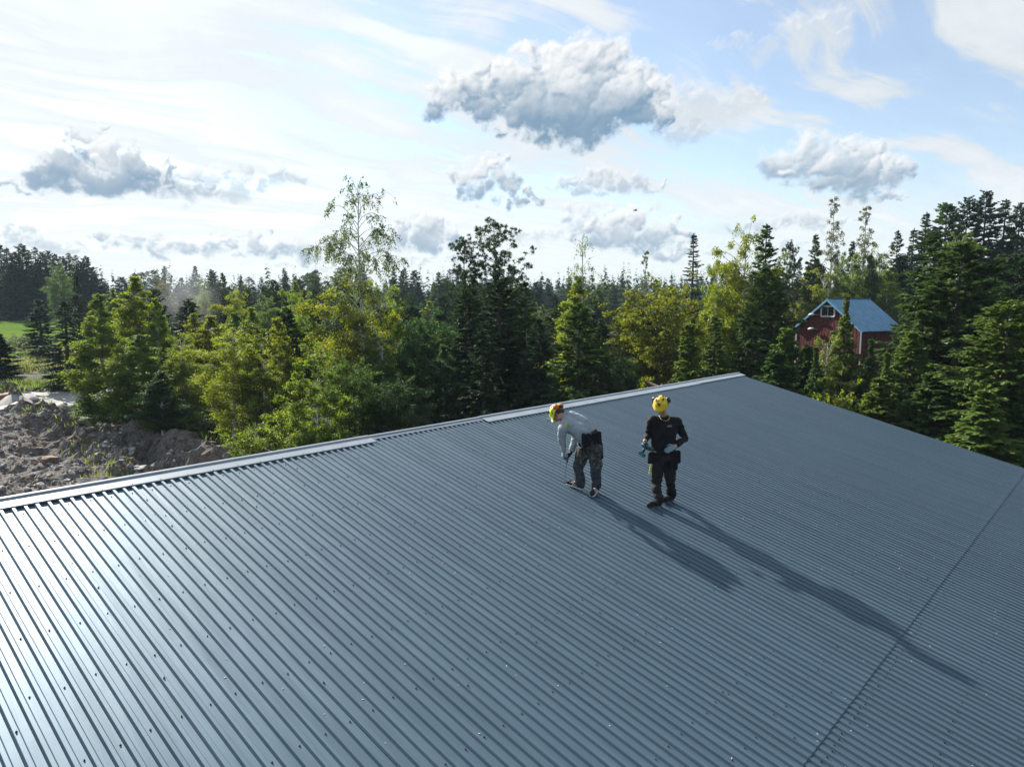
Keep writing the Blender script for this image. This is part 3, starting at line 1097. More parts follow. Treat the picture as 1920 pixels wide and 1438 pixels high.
def grow_broad(seed, H=8.0, R=1.6, limbs=34, nleaf=9000, leaf=0.085, first=0.12, shape='oval', rise=0.9, droop=0.25, clump=0.34, bark=None, trunk_r=None, name='birch', lean=0.02, side_bias=None):
    t = TG(seed); g = t.g
    K = 12
    zz = np.linspace(0, H * 0.97, K)
    wob = np.cumsum(g.normal(0, lean * H / K, (K, 2)), 0)
    tr = trunk_r or 0.010 * H + 0.012
    t.tube(np.c_[wob, zz], tr, 0.012, 7)
    tips, wts = [], []

    def prof(f):
        if shape == 'oval':
            return math.sin(math.pi * min(1, max(0.0, 0.10 + 0.86 * (f - first) / (1 - first)))) ** 0.75
        if shape == 'cone':
            return (1 - f) ** 0.8 * min(1, (f - first) / 0.12 + 0.3) * 1.05
        if shape == 'dome':
            x = (f - first) / (1 - first)
            return math.sqrt(max(0.0, 1 - (max(0, x - 0.35) / 0.66) ** 2)) * min(1.0, 0.55 + x * 1.3)
        x = (f - first) / (1 - first)                # 'spire': wide low, thin high
        return 0.16 + 0.9 * (1 - x) ** 1.1
    for k in range(limbs):
        f = first + (1 - first) * ((k + g.random()) / limbs) ** (0.92 if shape != 'dome' else 0.7) * 0.98
        z = f * H * 0.97
        a = k * 2.399 + g.normal(0, 0.4)
        if side_bias is not None and g.random() < 0.5:
            a = side_bias + g.normal(0, 0.7)
        L = max(0.14, R * prof(f) * g.uniform(0.62, 1.2))
        m = 7
        tt = np.linspace(0, 1, m)
        rs_ = rise * g.uniform(0.6, 1.3) * (1.0 if f < 0.85 else 1.6)
        o = np.array([math.cos(a), math.sin(a)])
        P = np.c_[np.interp(z, zz, wob[:, 0]) + o[0] * L * tt, np.interp(z, zz, wob[:, 1]) + o[1] * L * tt, z + L * (rs_ * tt - droop * 1.6 * tt ** 2.4)]
        P[1:] += np.cumsum(g.normal(0, 0.035 * L, (m - 1, 3)), 0)
        t.tube(P, 0.30 * tr * (1.25 - f) + 0.006, 0.004, 4)
        ns = max(3, int(L * 4.5))
        for q in range(ns):
            ts = g.uniform(0.22, 1.0)
            b = np.array([np.interp(ts, tt, P[:, c]) for c in range(3)])
            d = np.r_[o * g.uniform(0.1, 1.0), 0.0] + g.normal(0, 0.65, 3)
            d[2] += 0.25 * rise - droop * 0.9
            d /= np.linalg.norm(d)
            l2 = (0.22 + 0.30 * L) * g.uniform(0.5, 1.1) * (1.15 - 0.5 * ts)
            s_ = np.linspace(0, 1, 4)
            S = b + d * l2 * s_[:, None] + np.array([0, 0, -1.0]) * (droop * 0.9 * l2 * s_ ** 2)[:, None]
            t.tube(S, 0.006 + 0.004 * L, 0.003, 3)
            tips.append((S, l2, f)); wts.append(l2 * (1.15 - 0.75 * f ** 2))
    wts = np.array(wts); wts /= wts.sum()
    cnt = g.multinomial(nleaf, wts)
    C, T0 = [], []
    for (S, l2, f), n in zip(tips, cnt):
        if n == 0: continue
        s_ = g.uniform(0.15, 1.06, n)
        c = np.stack([np.interp(s_, np.linspace(0, 1, 4), S[:, k]) for k in range(3)], 1)
        c += g.normal(0, clump * (0.18 + 0.30 * l2) * (1.1 - 0.65 * f ** 2), (n, 3)) * np.array([1, 1, 0.8])
        c[:, 2] -= np.abs(g.normal(0, droop * 0.22, n))
        C.append(c); T0.append(np.full(n, g.normal(0, 0.12)))
    C, T0 = np.vstack(C), np.concatenate(T0)
    C[:, 2] = np.maximum(C[:, 2], 0.1)
    t.leaves(C, leaf, T0, 0.3 + droop)
    return t.done(name, bark or M_BIRCH, M_LEAF)


def grow_pine(seed, H=13.0, R=2.0, name='pine', first=0.35):
    t = TG(seed); g = t.g
    K = 10
    zz = np.linspace(0, H * 0.98, K)
    wob = np.cumsum(g.normal(0, 0.10, (K, 2)), 0)
    t.tube(np.c_[wob, zz], 0.16, 0.02, 7)
    z = H * first
    while z < H:
        f = z / H
        for k in range(int(g.integers(3, 6))):
            a = g.uniform(0, 6.28)
            x = (f - first) / (1 - first)
            L = R * (0.45 + 0.75 * math.sin(math.pi * min(1, 0.25 + 0.7 * x))) * g.uniform(0.45, 1.15) * (1 if x < 0.9 else 0.6)
            tt = np.linspace(0, 1, 6)
            o = np.array([math.cos(a), math.sin(a)])
            P = np.c_[np.interp(z, zz, wob[:, 0]) + o[0] * L * tt, np.interp(z, zz, wob[:, 1]) + o[1] * L * tt, z + L * (0.15 + 0.5 * x) * tt + 0.15 * L * tt ** 2]
            P[1:] += np.cumsum(g.normal(0, 0.05 * L, (5, 3)), 0)
            t.tube(P, 0.02 + 0.018 * L * (1 - f), 0.006, 4)
            for q in range(max(4, int(L * 7))):
                ts = 1 - 0.72 * g.random() ** 1.4
                b = np.array([np.interp(ts, tt, P[:, c]) for c in range(3)]) + g.normal(0, 0.16, 3) * (1.1 - 0.4 * ts)
                n = 26
                u = g.normal(0, 1, (n, 3)) + np.array([o[0] * 0.5, o[1] * 0.5, 0.7])
                u /= np.linalg.norm(u, axis=1, keepdims=True)
                w = np.cross(u, g.normal(0, 1, (n, 3))); w /= np.linalg.norm(w, axis=1, keepdims=True)
                t.quads(b + u * 0.10, u * 0.115, w * 0.020, np.clip(g.random(n) * 0.85 + g.normal(0, 0.08), 0, 1))
        z += 0.46 * g.uniform(0.7, 1.3)
    return t.done(name, M_PINE, M_NEEDLE)


PT = {}
PT['spruce1'] = grow_spruce(1, 12.0, 2.7, 1.25, 0.02, 0.30, ex=0.62)
PT['spruce6'] = grow_spruce(8, 12.0, 2.9, 1.2, 0.02, 0.24, ex=0.55, gap=0.1)
PT['spruce2'] = grow_spruce(2, 12.0, 2.1, 1.15, 0.04, 0.22, gap=0.25)
PT['spruce3'] = grow_spruce(3, 10.0, 1.9, 1.1, 0.02, 0.18)
PT['spruce4'] = grow_spruce(4, 16.0, 1.9, 0.9, 0.10, 0.30, gap=0.5)
PT['spruce5'] = grow_spruce(5, 16.0, 2.3, 0.9, 0.06, 0.24, gap=0.25)
PT['young1'] = grow_spruce(6, 5.0, 1.15, 1.7, 0.02, 0.06)
PT['young2'] = grow_spruce(7, 6.0, 1.2, 1.6, 0.02, 0.08)
PT['young3'] = grow_spruce(9, 6.0, 1.35, 1.5, 0.02, 0.06, leader=True)
PT['birch1'] = grow_broad(11, 8.0, 1.55, 48, 38000, 0.066, 0.04, 'oval', 1.0, 0.28, clump=0.46)
PT['birch2'] = grow_broad(12, 8.0, 1.35, 48, 34000, 0.070, 0.04, 'cone', 1.15, 0.22, clump=0.48)
PT['birch3'] = grow_broad(13, 9.0, 1.75, 50, 38000, 0.068, 0.06, 'oval', 1.15, 0.34, clump=0.52)
PT['birch4'] = grow_broad(14, 13.0, 1.7, 44, 11000, 0.085, 0.25, 'spire', 1.2, 0.40, clump=0.4)
PT['birch_tall'] = grow_broad(15, 15.0, 2.35, 50, 12500, 0.082, 0.33, 'oval', 1.25, 0.62, clump=0.24, trunk_r=0.15)
PT['birch_bare'] = grow_broad(16, 14.0, 1.25, 36, 1500, 0.085, 0.45, 'oval', 1.35, 0.55, clump=0.25, trunk_r=0.10)
PT['broad1'] = grow_broad(21, 9.0, 2.6, 56, 38000, 0.092, 0.06, 'dome', 0.85, 0.12, clump=0.42, bark=M_BARK, name='broadleaf')
PT['broad2'] = grow_broad(22, 10.0, 3.3, 72, 46000, 0.098, 0.10, 'dome', 0.95, 0.10, clump=0.34, bark=M_BARK, name='maple', trunk_r=0.20)
PT['aspen1'] = grow_broad(23, 8.5, 1.5, 44, 30000, 0.078, 0.05, 'oval', 0.9, 0.12, clump=0.42, name='aspen')
PT['shrub1'] = grow_broad(24, 2.6, 1.15, 30, 4200, 0.085, 0.04, 'dome', 1.1, 0.1, clump=0.4, bark=M_BARK, name='shrub', trunk_r=0.03)
PT['pine1'] = grow_pine(31)
PT['pine2'] = grow_pine(32, 12.0, 1.5, first=0.25)

# colours of the leaves, as the tree carries them
CL = dict(
    birch_shade=(0.055, 0.078, 0.018),
    spruce=(0.058, 0.098, 0.026), spruce_dark=(0.030, 0.056, 0.024), spruce_blue=(0.034, 0.060, 0.036), spruce_light=(0.098, 0.142, 0.030),
    birch=(0.110, 0.155, 0.022), birch_yellow=(0.145, 0.168, 0.020), birch_dark=(0.070, 0.108, 0.022), green=(0.055, 0.095, 0.018), dark=(0.032, 0.064, 0.018),
    maple=(0.118, 0.132, 0.015), lime=(0.120, 0.150, 0.018), pine=(0.040, 0.066, 0.030), sage=(0.085, 0.100, 0.045), rust=(0.11, 0.095, 0.025),
)
KINDS = dict(spruce='spruce_tree', young='young_spruce', birch='birch_tree', broad='broadleaf_tree', aspen='aspen_tree', pine='pine_tree', shrub='shrub')
CATS = dict(spruce_tree='spruce', young_spruce='spruce', birch_tree='birch', broadleaf_tree='tree', aspen_tree='aspen', pine_tree='pine', shrub='shrub')
trs = random.Random(21)


def plant(proto, x, y, h, wscale, col, label, group=None, rz=None, zoff=0.0):
    p = PT[proto]
    kind = KINDS[proto.rstrip('0123456789').split('_')[0]]
    k = h / p['h']
    z = float(hgt(x, y)) - 0.12 + zoff
    e = empty(kind, (x, y, z), trs.uniform(0, 6.28) if rz is None else rz, label, CATS[kind], group)
    e.scale = (k * wscale, k * wscale, k)
    tk = link('trunk', p['trunk'], e)
    cr = link('crown', p['crown'], e)
    c = CL[col]
    j = trs.uniform(0.88, 1.12)
    cr.color = (c[0] * j * trs.uniform(0.93, 1.07), c[1] * j, c[2] * j, 1)
    return e


def plant_px(proto, u, vtop, Y, wpx, col, label, group=None, rz=None):
    """a tree whose tip stands at this bearing and height, Y metres out"""
    t = px_at(u, vtop, Y)
    z = float(hgt(t.x, t.y))
    h = max(0.8, t.z - z)
    p = PT[proto]
    k = h / p['h']
    wm = wpx / F_PX * Y * (1.5 if proto[:3] in ('spr', 'you') else 1.25)
    ws = wm / (p['w'] * k) if wpx else 1.0
    return plant(proto, t.x, t.y, h, ws, col, label, group, rz)


FG = [
    # ---- left: young birches along the edge of the rubble, and the trees behind them
    ('spruce2', 118, 560, 60, 74, 'spruce_dark', 'dark full spruce standing at the roadside with its foot on the verge'),
    ('spruce4', 142, 512, 74, 40, 'spruce_dark', 'slender dark spruce rising just behind the roadside spruce'),
    ('spruce3', 72, 558, 82, 62, 'spruce_dark', 'dark bushy spruce at the corner of the green field'),
    ('young1', -4, 622, 66, 52, 'spruce_dark', 'small dark spruce at the left edge of the photo above the road'),
    ('birch2', 184, 545, 45, 96, 'birch', 'first birch beside the rubble, green with yellow tips, left end of the row'),
    ('birch2', 250, 512, 54, 96, 'birch_yellow', 'tall yellow-green birch behind the first two birches of the row'),
    ('birch2', 292, 553, 52, 60, 'birch', 'narrow pointed birch right of the tall yellow-green birch'),
    ('birch2', 262, 622, 42, 116, 'birch', 'broad leafy birch whose foot reaches the rock face'),
    ('birch1', 338, 618, 43, 86, 'birch', 'brownish green birch between the rock face and the bright yellow tree'),
    ('birch2', 300, 690, 39, 78, 'dark', 'small dark green birch above the rock face'),
    ('birch3', 428, 600, 37, 112, 'birch_yellow', 'bright yellow-green leafy tree near the left part of the ridge'),
    ('aspen1', 492, 612, 36, 86, 'lime', 'lime green aspen directly right of the bright yellow-green tree'),
    ('birch2', 470, 570, 50, 62, 'birch', 'green birch tip behind the lime green aspen'),
    ('birch1', 545, 538, 52, 66, 'birch', 'pointed light green birch left of the tall sparse birch'),
    ('birch2', 520, 590, 42, 80, 'birch_yellow', 'yellow flecked birch below the pointed light green birch'),
    ('aspen1', 592, 640, 30, 96, 'birch', 'aspen with a thin white trunk leaning just behind the ridge'),
    ('shrub1', 462, 790, 30, 70, 'birch', 'low green bush peeping over the left part of the ridge'),
    ('shrub1', 545, 745, 31, 90, 'birch', 'green bush over the ridge beside the white trunked aspen'),
    ('broad1', 650, 650, 33, 110, 'green', 'dense green broadleaf tree under the tall sparse birch'),
    ('birch_tall', 672, 322, 39, 128, 'birch_shade', 'tallest birch, sparse airy crown against the sky with a white trunk'),
    ('birch3', 655, 498, 40, 132, 'birch_yellow', 'full yellowish birch crown around the trunk of the tallest birch'),
    ('birch1', 720, 520, 44, 96, 'birch', 'green birch touching the right side of the tallest birch'),
    ('broad1', 790, 560, 40, 112, 'dark', 'dark green rounded broadleaf tree right of the tallest birch'),
    ('broad1', 735, 690, 33, 120, 'dark', 'shaded dark leafy tree just over the ridge below the rounded one'),
    ('birch2', 830, 640, 36, 78, 'dark', 'dark young birch left of the pines'),
    ('birch1', 715, 620, 37, 84, 'green', 'mid green birch in front of the rounded broadleaf tree'),
    # ---- centre: two pines in dense spruce
    ('pine2', 870, 433, 46, 72, 'pine', 'narrow pine, the left one of the two pines above the workers'),
    ('pine1', 927, 403, 46, 118, 'pine', 'broad topped pine, the right and taller one of the two pines'),
    ('spruce1', 872, 535, 41, 96, 'spruce_dark', 'dark spruce at the foot of the narrow pine'),
    ('spruce1', 935, 500, 42, 108, 'spruce_dark', 'dark spruce at the foot of the broad topped pine'),
    ('spruce3', 985, 520, 42, 76, 'spruce', 'green spruce right of the broad topped pine'),
    ('spruce2', 905, 610, 34, 110, 'spruce_dark', 'shaded spruce close behind the ridge left of the bent worker'),
    ('spruce3', 1012, 590, 38, 84, 'spruce_dark', 'dark spruce behind the head of the bent worker'),
    ('spruce1', 1085, 560, 36, 122, 'spruce', 'full green spruce standing between the two workers behind the ridge'),
    ('birch_bare', 1092, 432, 47, 66, 'birch', 'nearly bare thin birch top against the clouds'),
    ('birch2', 1082, 512, 47, 84, 'birch_yellow', 'yellowing birch crown below the nearly bare birch top'),
    ('spruce2', 1128, 600, 40, 70, 'spruce_dark', 'narrow dark spruce left of the golden maple'),
    ('broad1', 1165, 640, 36, 84, 'dark', 'dark leafy tree under the left side of the golden maple'),
    ('broad2', 1234, 497, 43, 176, 'maple', 'golden green rounded maple with a flat broad crown'),
    ('birch4', 1212, 466, 56, 42, 'sage', 'pale aspen tip showing over the golden maple'),
    ('spruce4', 1301, 434, 82, 44, 'spruce_dark', 'solitary slim dark spruce spire beside the golden maple'),
    ('young2', 1292, 598, 34, 78, 'spruce_light', 'light green young spruce in front of the golden maple'),
    # ---- right: birch and spruce pair, the barn's trees
    ('birch3', 1398, 402, 46, 104, 'birch_yellow', 'tall yellow-green birch left of the dark pointed spruce'),
    ('birch1', 1345, 480, 45, 76, 'birch_yellow', 'yellow birch between the golden maple and the tall birch'),
    ('spruce2', 1440, 414, 44, 92, 'spruce', 'dark pointed spruce leaning against the tall yellow-green birch'),
    ('spruce3', 1342, 585, 37, 84, 'spruce', 'green spruce above the far end of the ridge'),
    ('spruce1', 1405, 560, 38, 92, 'spruce', 'bushy green spruce behind the far corner of the roof'),
    ('young2', 1476, 606, 34, 84, 'spruce_light', 'light green young spruce left of the red barn'),
    ('pine2', 1483, 446, 76, 42, 'pine', 'small distant pine between the pointed spruce and the barn'),
    ('birch4', 1566, 366, 74, 56, 'sage', 'tall narrow birch behind the red barn, the left of the two'),
    ('birch4', 1626, 383, 76, 64, 'sage', 'loose crowned birch behind the red barn, the right of the two'),
    ('spruce2', 1530, 435, 74, 52, 'spruce', 'spruce behind the red barn left of the narrow birch'),
    ('birch1', 1545, 500, 72, 84, 'birch_yellow', 'yellowish birch just over the left slope of the barn roof'),
    ('birch1', 1600, 470, 74, 70, 'birch', 'birch thicket over the ridge of the red barn'),
    ('birch3', 1652, 455, 76, 78, 'birch', 'birch with yellow leaves over the right slope of the barn roof'),
    ('spruce2', 1600, 448, 76, 46, 'spruce_dark', 'dark spruce between the two tall barn birches'),
    ('spruce2', 1683, 428, 78, 50, 'spruce_dark', 'dark spruce right of the barn birches'),
    ('spruce4', 1712, 425, 84, 46, 'spruce_dark', 'slim dark spruce at the left foot of the wooded hill'),
    ('spruce4', 1738, 395, 84, 50, 'spruce_dark', 'airy slim spruce on the rising hill edge'),
    ('spruce6', 1776, 378, 82, 84, 'spruce', 'massive round topped spruce on the hill'),
    ('spruce1', 1816, 365, 84, 76, 'spruce_dark', 'tall hill spruce left of the highest one'),
    ('spruce1', 1852, 353, 84, 86, 'spruce_dark', 'highest dark spruce on the hill'),
    ('spruce2', 1888, 370, 82, 76, 'spruce_dark', 'tall hill spruce right of the highest one'),
    ('spruce1', 1914, 376, 80, 80, 'spruce_dark', 'dark hill spruce at the right edge of the photo'),
    ('young3', 1590, 540, 36, 74, 'spruce_light', 'young spruce with a long thin leader crossing the barn roof'),
    ('birch1', 1554, 618, 34, 80, 'birch', 'young birch with glossy leaves in front of the barn gable'),
    ('young3', 1636, 626, 33, 66, 'spruce', 'young spruce at the corner of the red barn'),
    ('young2', 1712, 612, 31, 90, 'spruce_light', 'bushy young spruce beside the right end of the barn'),
    ('young1', 1512, 640, 33, 66, 'spruce', 'small spruce in front of the barn left wall'),
    ('shrub1', 1575, 700, 30, 90, 'lime', 'lime green bush at the roof edge below the barn'),
    ('spruce2', 1758, 425, 44, 130, 'spruce', 'tall green spruce behind the big ones at the right'),
    ('spruce6', 1800, 450, 32, 200, 'spruce', 'biggest spruce beside the roof with long drooping boughs'),
    ('spruce6', 1895, 555, 26, 190, 'spruce_light', 'large light green spruce at the right edge close to the roof'),
    ('spruce3', 1732, 560, 33, 110, 'spruce', 'full spruce left of the biggest spruce'),
    ('young2', 1850, 720, 24, 130, 'spruce_light', 'young spruce low at the roof edge between the two large ones'),
    ('young1', 1752, 690, 28, 120, 'spruce', 'young spruce low at the roof edge below the biggest spruce'),
    ('spruce2', 1880, 470, 46, 130, 'spruce', 'spruce filling the gap behind the large light green one'),
    ('spruce1', 1752, 520, 38, 120, 'spruce_light', 'leafy light green spruce squeezed in left of the biggest spruce'),
    ('spruce6', 1845, 520, 36, 140, 'spruce', 'wide green spruce behind and right of the biggest spruce'),
    ('spruce1', 1712, 560, 42, 84, 'spruce', 'spruce just right of the barn roof'),
    ('spruce1', 1455, 520, 43, 100, 'spruce', 'spruce left of the barn in the second row'),
    ('spruce6', 1920, 470, 40, 130, 'spruce_dark', 'dark wide spruce in the second row at the right edge'),
    ('spruce1', 1375, 500, 50, 90, 'spruce', 'green spruce showing between the two yellow birches'),
    ('young2', 1650, 700, 29, 96, 'spruce_light', 'light green young spruce at the roof edge under the barn side wall'),
    ('young1', 1455, 650, 32, 90, 'spruce', 'small green spruce just beyond the far roof corner'),
    ('young2', 1810, 700, 27, 110, 'spruce', 'dark green young spruce at the roof edge in front of the biggest spruce'),
    ('young3', 1664, 650, 31, 76, 'spruce_light', 'thin topped young spruce in front of the barn side wall'),
    ('young3', 1532, 640, 32, 66, 'spruce', 'thin topped young spruce in front of the barn gable'),
    ('young2', 1925, 640, 25, 110, 'spruce', 'dark green young spruce cut by the right edge of the photo'),
]
for row in FG:
    plant_px(*row)

# ------------------------------------------------------------------ the forest behind
def prof_v(u, pts):
    return float(np.interp(u, [p[0] for p in pts], [p[1] for p in pts]))


SKY_LINE = [(-200, 530), (170, 528), (240, 520), (420, 512), (620, 512), (860, 520), (1000, 540), (1150, 540), (1300, 520), (1440, 480), (1560, 470), (1700, 452), (1800, 420), (2100, 410)]


def where(u):
    for lim, txt in ((330, 'behind the rubble-side birches'), (600, 'behind the yellow-green trees'), (770, 'behind the tallest birch'), (1010, 'behind the two pines'), (1150, 'left of the golden maple'), (1335, 'behind the golden maple'), (1480, 'behind the pointed spruce'), (1700, 'behind the red barn')):
        if u < lim:
            return txt
    return 'on the hill at right'


HUE = dict(birch='green', birch_yellow='yellow-green', birch_dark='deep green', rust='brownish', spruce='mid green', spruce_dark='dark', spruce_blue='bluish dark')
ROWN = {50: 'nearest wood', 58: 'near wood', 67: 'middle wood', 77: 'middle wood', 88: 'farther wood', 101: 'farther wood', 116: 'far wood', 134: 'farthest wood'}
mrs = random.Random(5)
for row, Y in enumerate((50, 58, 67, 77, 88, 101, 116, 134)):
    step = 3.3 + 0.022 * Y
    x = -0.80 * Y + mrs.uniform(0, step)
    while x < 0.86 * Y:
        xx, yy = x + mrs.uniform(-1.2, 1.2), Y + mrs.uniform(-4, 4)
        x += step
        u = CU + xx / yy * F_PX
        r_, b_ = xx * RV[0] + yy * RV[1], xx * BV[0] + yy * BV[1]
        if u < 205 and Y < 160:
            continue
        if u < 330 and Y < 60:
            continue
        if r_ < 21.5 and b_ > 57 and Y < 80:
            continue
        if abs(xx - 29) < 7.0 and abs(yy - 61) < 7.0:
            continue
        if yy < 56 and 1465 < u < 1700:
            continue
        v = prof_v(u, SKY_LINE) + mrs.uniform(4, 46) + max(0, 75 - Y) * 1.5
        if mrs.random() < 0.10:
            v -= 22
        leafy = mrs.random() < (0.42 if u < 820 else 0.16)
        if 1380 < u < 1680 and mrs.random() < 0.4:
            leafy = True
        if leafy:
            pr = mrs.choice(('birch1', 'birch2', 'birch3', 'birch2', 'aspen1'))
            cl = mrs.choice(('birch', 'birch_yellow', 'birch_dark', 'birch', 'rust' if u < 700 else 'birch_dark'))
            lb, gr = '%s leafy tree in the %s %s' % (HUE[cl], ROWN[Y], where(u)), 'leafy trees in the wood behind'
            w = mrs.uniform(3.0, 4.4)
        else:
            pr = mrs.choice(('spruce1', 'spruce2', 'spruce3', 'spruce6', 'spruce5'))
            cl = mrs.choice(('spruce', 'spruce_dark', 'spruce_blue', 'spruce_dark'))
            lb, gr = '%s spruce in the %s %s' % (HUE[cl], ROWN[Y], where(u)), 'spruces in the wood behind'
            w = mrs.uniform(3.6, 5.0)
        t = px_at(u, v, yy)
        h = t.z - float(hgt(t.x, t.y))
        if h < 3:
            continue
        p = PT[pr]
        plant(pr, t.x, t.y, h, w / (p['w'] * h / p['h']), cl, lb, gr)

# the tall dark wood beyond the green field, at the left
for i, (u, v) in enumerate([(-40, 470), (-22, 462), (0, 456), (12, 463), (26, 470), (40, 455), (52, 466), (64, 461), (78, 470), (90, 468), (102, 474), (116, 479), (128, 472), (141, 476), (152, 488), (161, 478), (172, 500), (-10, 480), (33, 484), (70, 486), (110, 492), (134, 494), (150, 505), (182, 520), (192, 528), (20, 492), (58, 496), (88, 500)]):
    Y = 168 + mrs.uniform(-8, 14)
    t = px_at(u, v, Y)
    h = t.z - float(hgt(t.x, t.y))
    pr = mrs.choice(('spruce5', 'spruce1', 'spruce3', 'spruce1'))
    p = PT[pr]
    plant(pr, t.x, t.y, h, mrs.uniform(7.5, 10.5) / (p['w'] * h / p['h']), mrs.choice(('spruce_dark', 'spruce_blue')), 'tall dark spruce of the wood beyond the field, %s' % ('at the left edge' if u < 25 else 'above the middle of the field' if u < 75 else 'behind the pale birch' if u < 125 else 'at its right end'), 'spruces beyond the green field')
plant_px('birch3', 108, 488, 152, 44, 'birch_dark', 'lone paler birch in front of the dark wood beyond the field')
for (u, v, Y, w, c, l) in [(32, 622, 92, 44, 'sage', 'pale willow bush at the near edge of the green field'), (64, 668, 78, 60, 'sage', 'greyish willow scrub beside the road'), (92, 655, 82, 52, 'rust', 'brownish willow scrub left of the roadside spruce'), (40, 676, 74, 50, 'birch', 'low green scrub above the gravel road')]:
    plant_px('shrub1', u, v, Y, w, c, l)

for k, (u, v, Y) in enumerate([(176, 742, 44), (214, 752, 43), (240, 770, 41), (285, 768, 39), (310, 772, 42), (352, 775, 41), (392, 785, 39)]):
    plant_px('shrub1', u + mrs.uniform(-5, 5), v, Y + 0.8, mrs.uniform(52, 80), mrs.choice(('birch_dark', 'green', 'birch')), 'low bush filling the gap under the birches above the rock face', 'low bushes above the rock face')

# skyline spruces farther out
for i in range(70):
    u = mrs.uniform(165, 1160)
    Y = mrs.uniform(150, 215)
    v = prof_v(u, [(165, 524), (240, 512), (420, 510), (620, 508), (860, 514), (1000, 530), (1160, 530)]) + mrs.choice((-10, -4, 0, 4, 8, 14, 20)) + mrs.uniform(-5, 5)
    t = px_at(u, v, Y)
    h = t.z - float(hgt(t.x, t.y))
    pr = mrs.choice(('spruce1', 'spruce2', 'spruce5', 'spruce3', 'pine2'))
    p = PT[pr]
    plant(pr, t.x, t.y, h, mrs.uniform(5.5, 10.0) / (p['w'] * h / p['h']), mrs.choice(('spruce_dark', 'spruce_blue', 'spruce')), 'distant %s on the skyline %s' % ('pine' if pr[0] == 'p' else 'spruce', where(u)), 'spruces on the skyline')


def far_wood():
    """the far forest reads as one mass: thousands of rough conifers joined"""
    g = np.random.default_rng(4)
    n = 2600
    Y = np.sqrt(g.uniform(210 ** 2, 1500 ** 2, n))
    Y[:1500] = g.uniform(200, 520, 1500)
    x = g.uniform(-0.95, 0.95, n) * Y
    ok = ~((x / Y < -0.60) & (Y < 215))
    x, Y = x[ok], Y[ok]
    z = hgt(x, Y)
    h = 12.0 + 5.5 * g.normal(size=len(x)).clip(-1.6, 1.3) * 0.6
    V, T = [], []
    for xi, yi, zi, hi in zip(x, Y, z, h):
        m = 44 if yi < 520 else 16
        f = g.random(m) ** 0.8
        a = g.uniform(0, 6.283, m)
        R = (1 - f) ** 0.8 * 2.7 * g.uniform(0.5, 1.1, m) + 0.15
        sc = 1.0 if m > 20 else 1.8
        C = np.c_[xi + np.cos(a) * R * 0.55, yi + np.sin(a) * R * 0.55, zi + hi * (0.05 + 0.93 * f)]
        U = np.c_[np.cos(a) * R * 0.6, np.sin(a) * R * 0.6, -0.5 * R] + np.array([0, 0, 0.15])
        W = np.c_[-np.sin(a), np.cos(a), 0.3 * g.normal(size=m)] * (0.35 + 0.45 * (1 - f))[:, None] * sc
        V.append(np.stack([C - U, C + W, C + U, C - W], 1).reshape(-1, 3))
        T.append(np.clip(np.full(m, g.random()) * 0.8, 0, 1))
        s = np.array([[xi - 0.35, yi, zi + hi * 0.80], [xi, yi - 0.2, zi + hi * 0.7], [xi + 0.35, yi, zi + hi * 0.80], [xi, yi, zi + hi * 0.99]])
    V = np.vstack(V)
    k = len(V) // 4
    o = link('far_forest', np_mesh('far_forest', V, np.arange(k * 4).reshape(k, 4), M_NEEDLE, tint=np.concatenate(T)))
    o.color = (0.030, 0.052, 0.026, 1)
    tag(o, 'dark distant forest along the horizon', kind='stuff')


far_wood()

# ------------------------------------------------------------------ red barn among the trees
M_RED = simple('barn_red', (0.088, 0.011, 0.008), 0.9, var=0.35, scale=4)
M_BROOF = simple('barn_roof_steel', (0.10, 0.27, 0.42), 0.5, var=0.15, scale=2.5, spec=0.5)
M_WHITE = simple('white_paint', (0.52, 0.52, 0.50), 0.6, var=0.06, scale=6)
M_GLASS = simple('window_glass', (0.010, 0.012, 0.014), 0.05, spec=0.9)
M_LAMPH = simple('lamp_housing', (0.30, 0.32, 0.34), 0.4)

ap = px_at(1551, 561, 60.0)
BD = math.radians(62)                            # bearing of the barn's ridge
BARN = empty('red_barn', (ap.x, ap.y, float(hgt(ap.x, ap.y)) - 0.3), math.radians(90) - BD, 'small red wooden barn with a blue-grey metal roof half hidden by young trees', 'barn')
bz = ap.z - BARN.location.z                      # local: x along the ridge (away), y to the left of it, z up
HW, BL, EH = 3.45, 5.5, 2.62                     # half width, length, ridge to eave
OV = 0.28
wall_h = bz - EH + 0.12
for j in range(-23, 23):                         # upright boards of the front gable
    y0 = j * 0.15
    yc = y0 + 0.075
    top = bz - 0.14 - abs(yc) * (EH / HW)
    m = MB(); m.box((OV + (0.012 if j % 2 else 0.0), yc, top / 2), (0.03, 0.146, top))
    m.build('board', M_RED, BARN)
side_me = None
for j in range(int((BL - 2 * OV) / 0.15)):
    if side_me is None:
        m = MB(); m.box((0, 0, wall_h / 2), (0.146, 0.03, wall_h)); side_me = m.mesh('board', M_RED)
    for sy in (-1, 1):
        link('board', side_me, BARN, (OV + 0.10 + j * 0.15, sy * (HW - OV) + (0.012 if j % 2 else 0), 0))
m = MB(); m.add([(BL - OV, -(HW - OV), 0), (BL - OV, HW - OV, 0), (BL - OV, HW - OV, wall_h), (BL - OV, 0, bz - 0.12), (BL - OV, -(HW - OV), wall_h)], [(0, 1, 2, 3, 4)])
m.build('back_wall', M_RED, BARN)
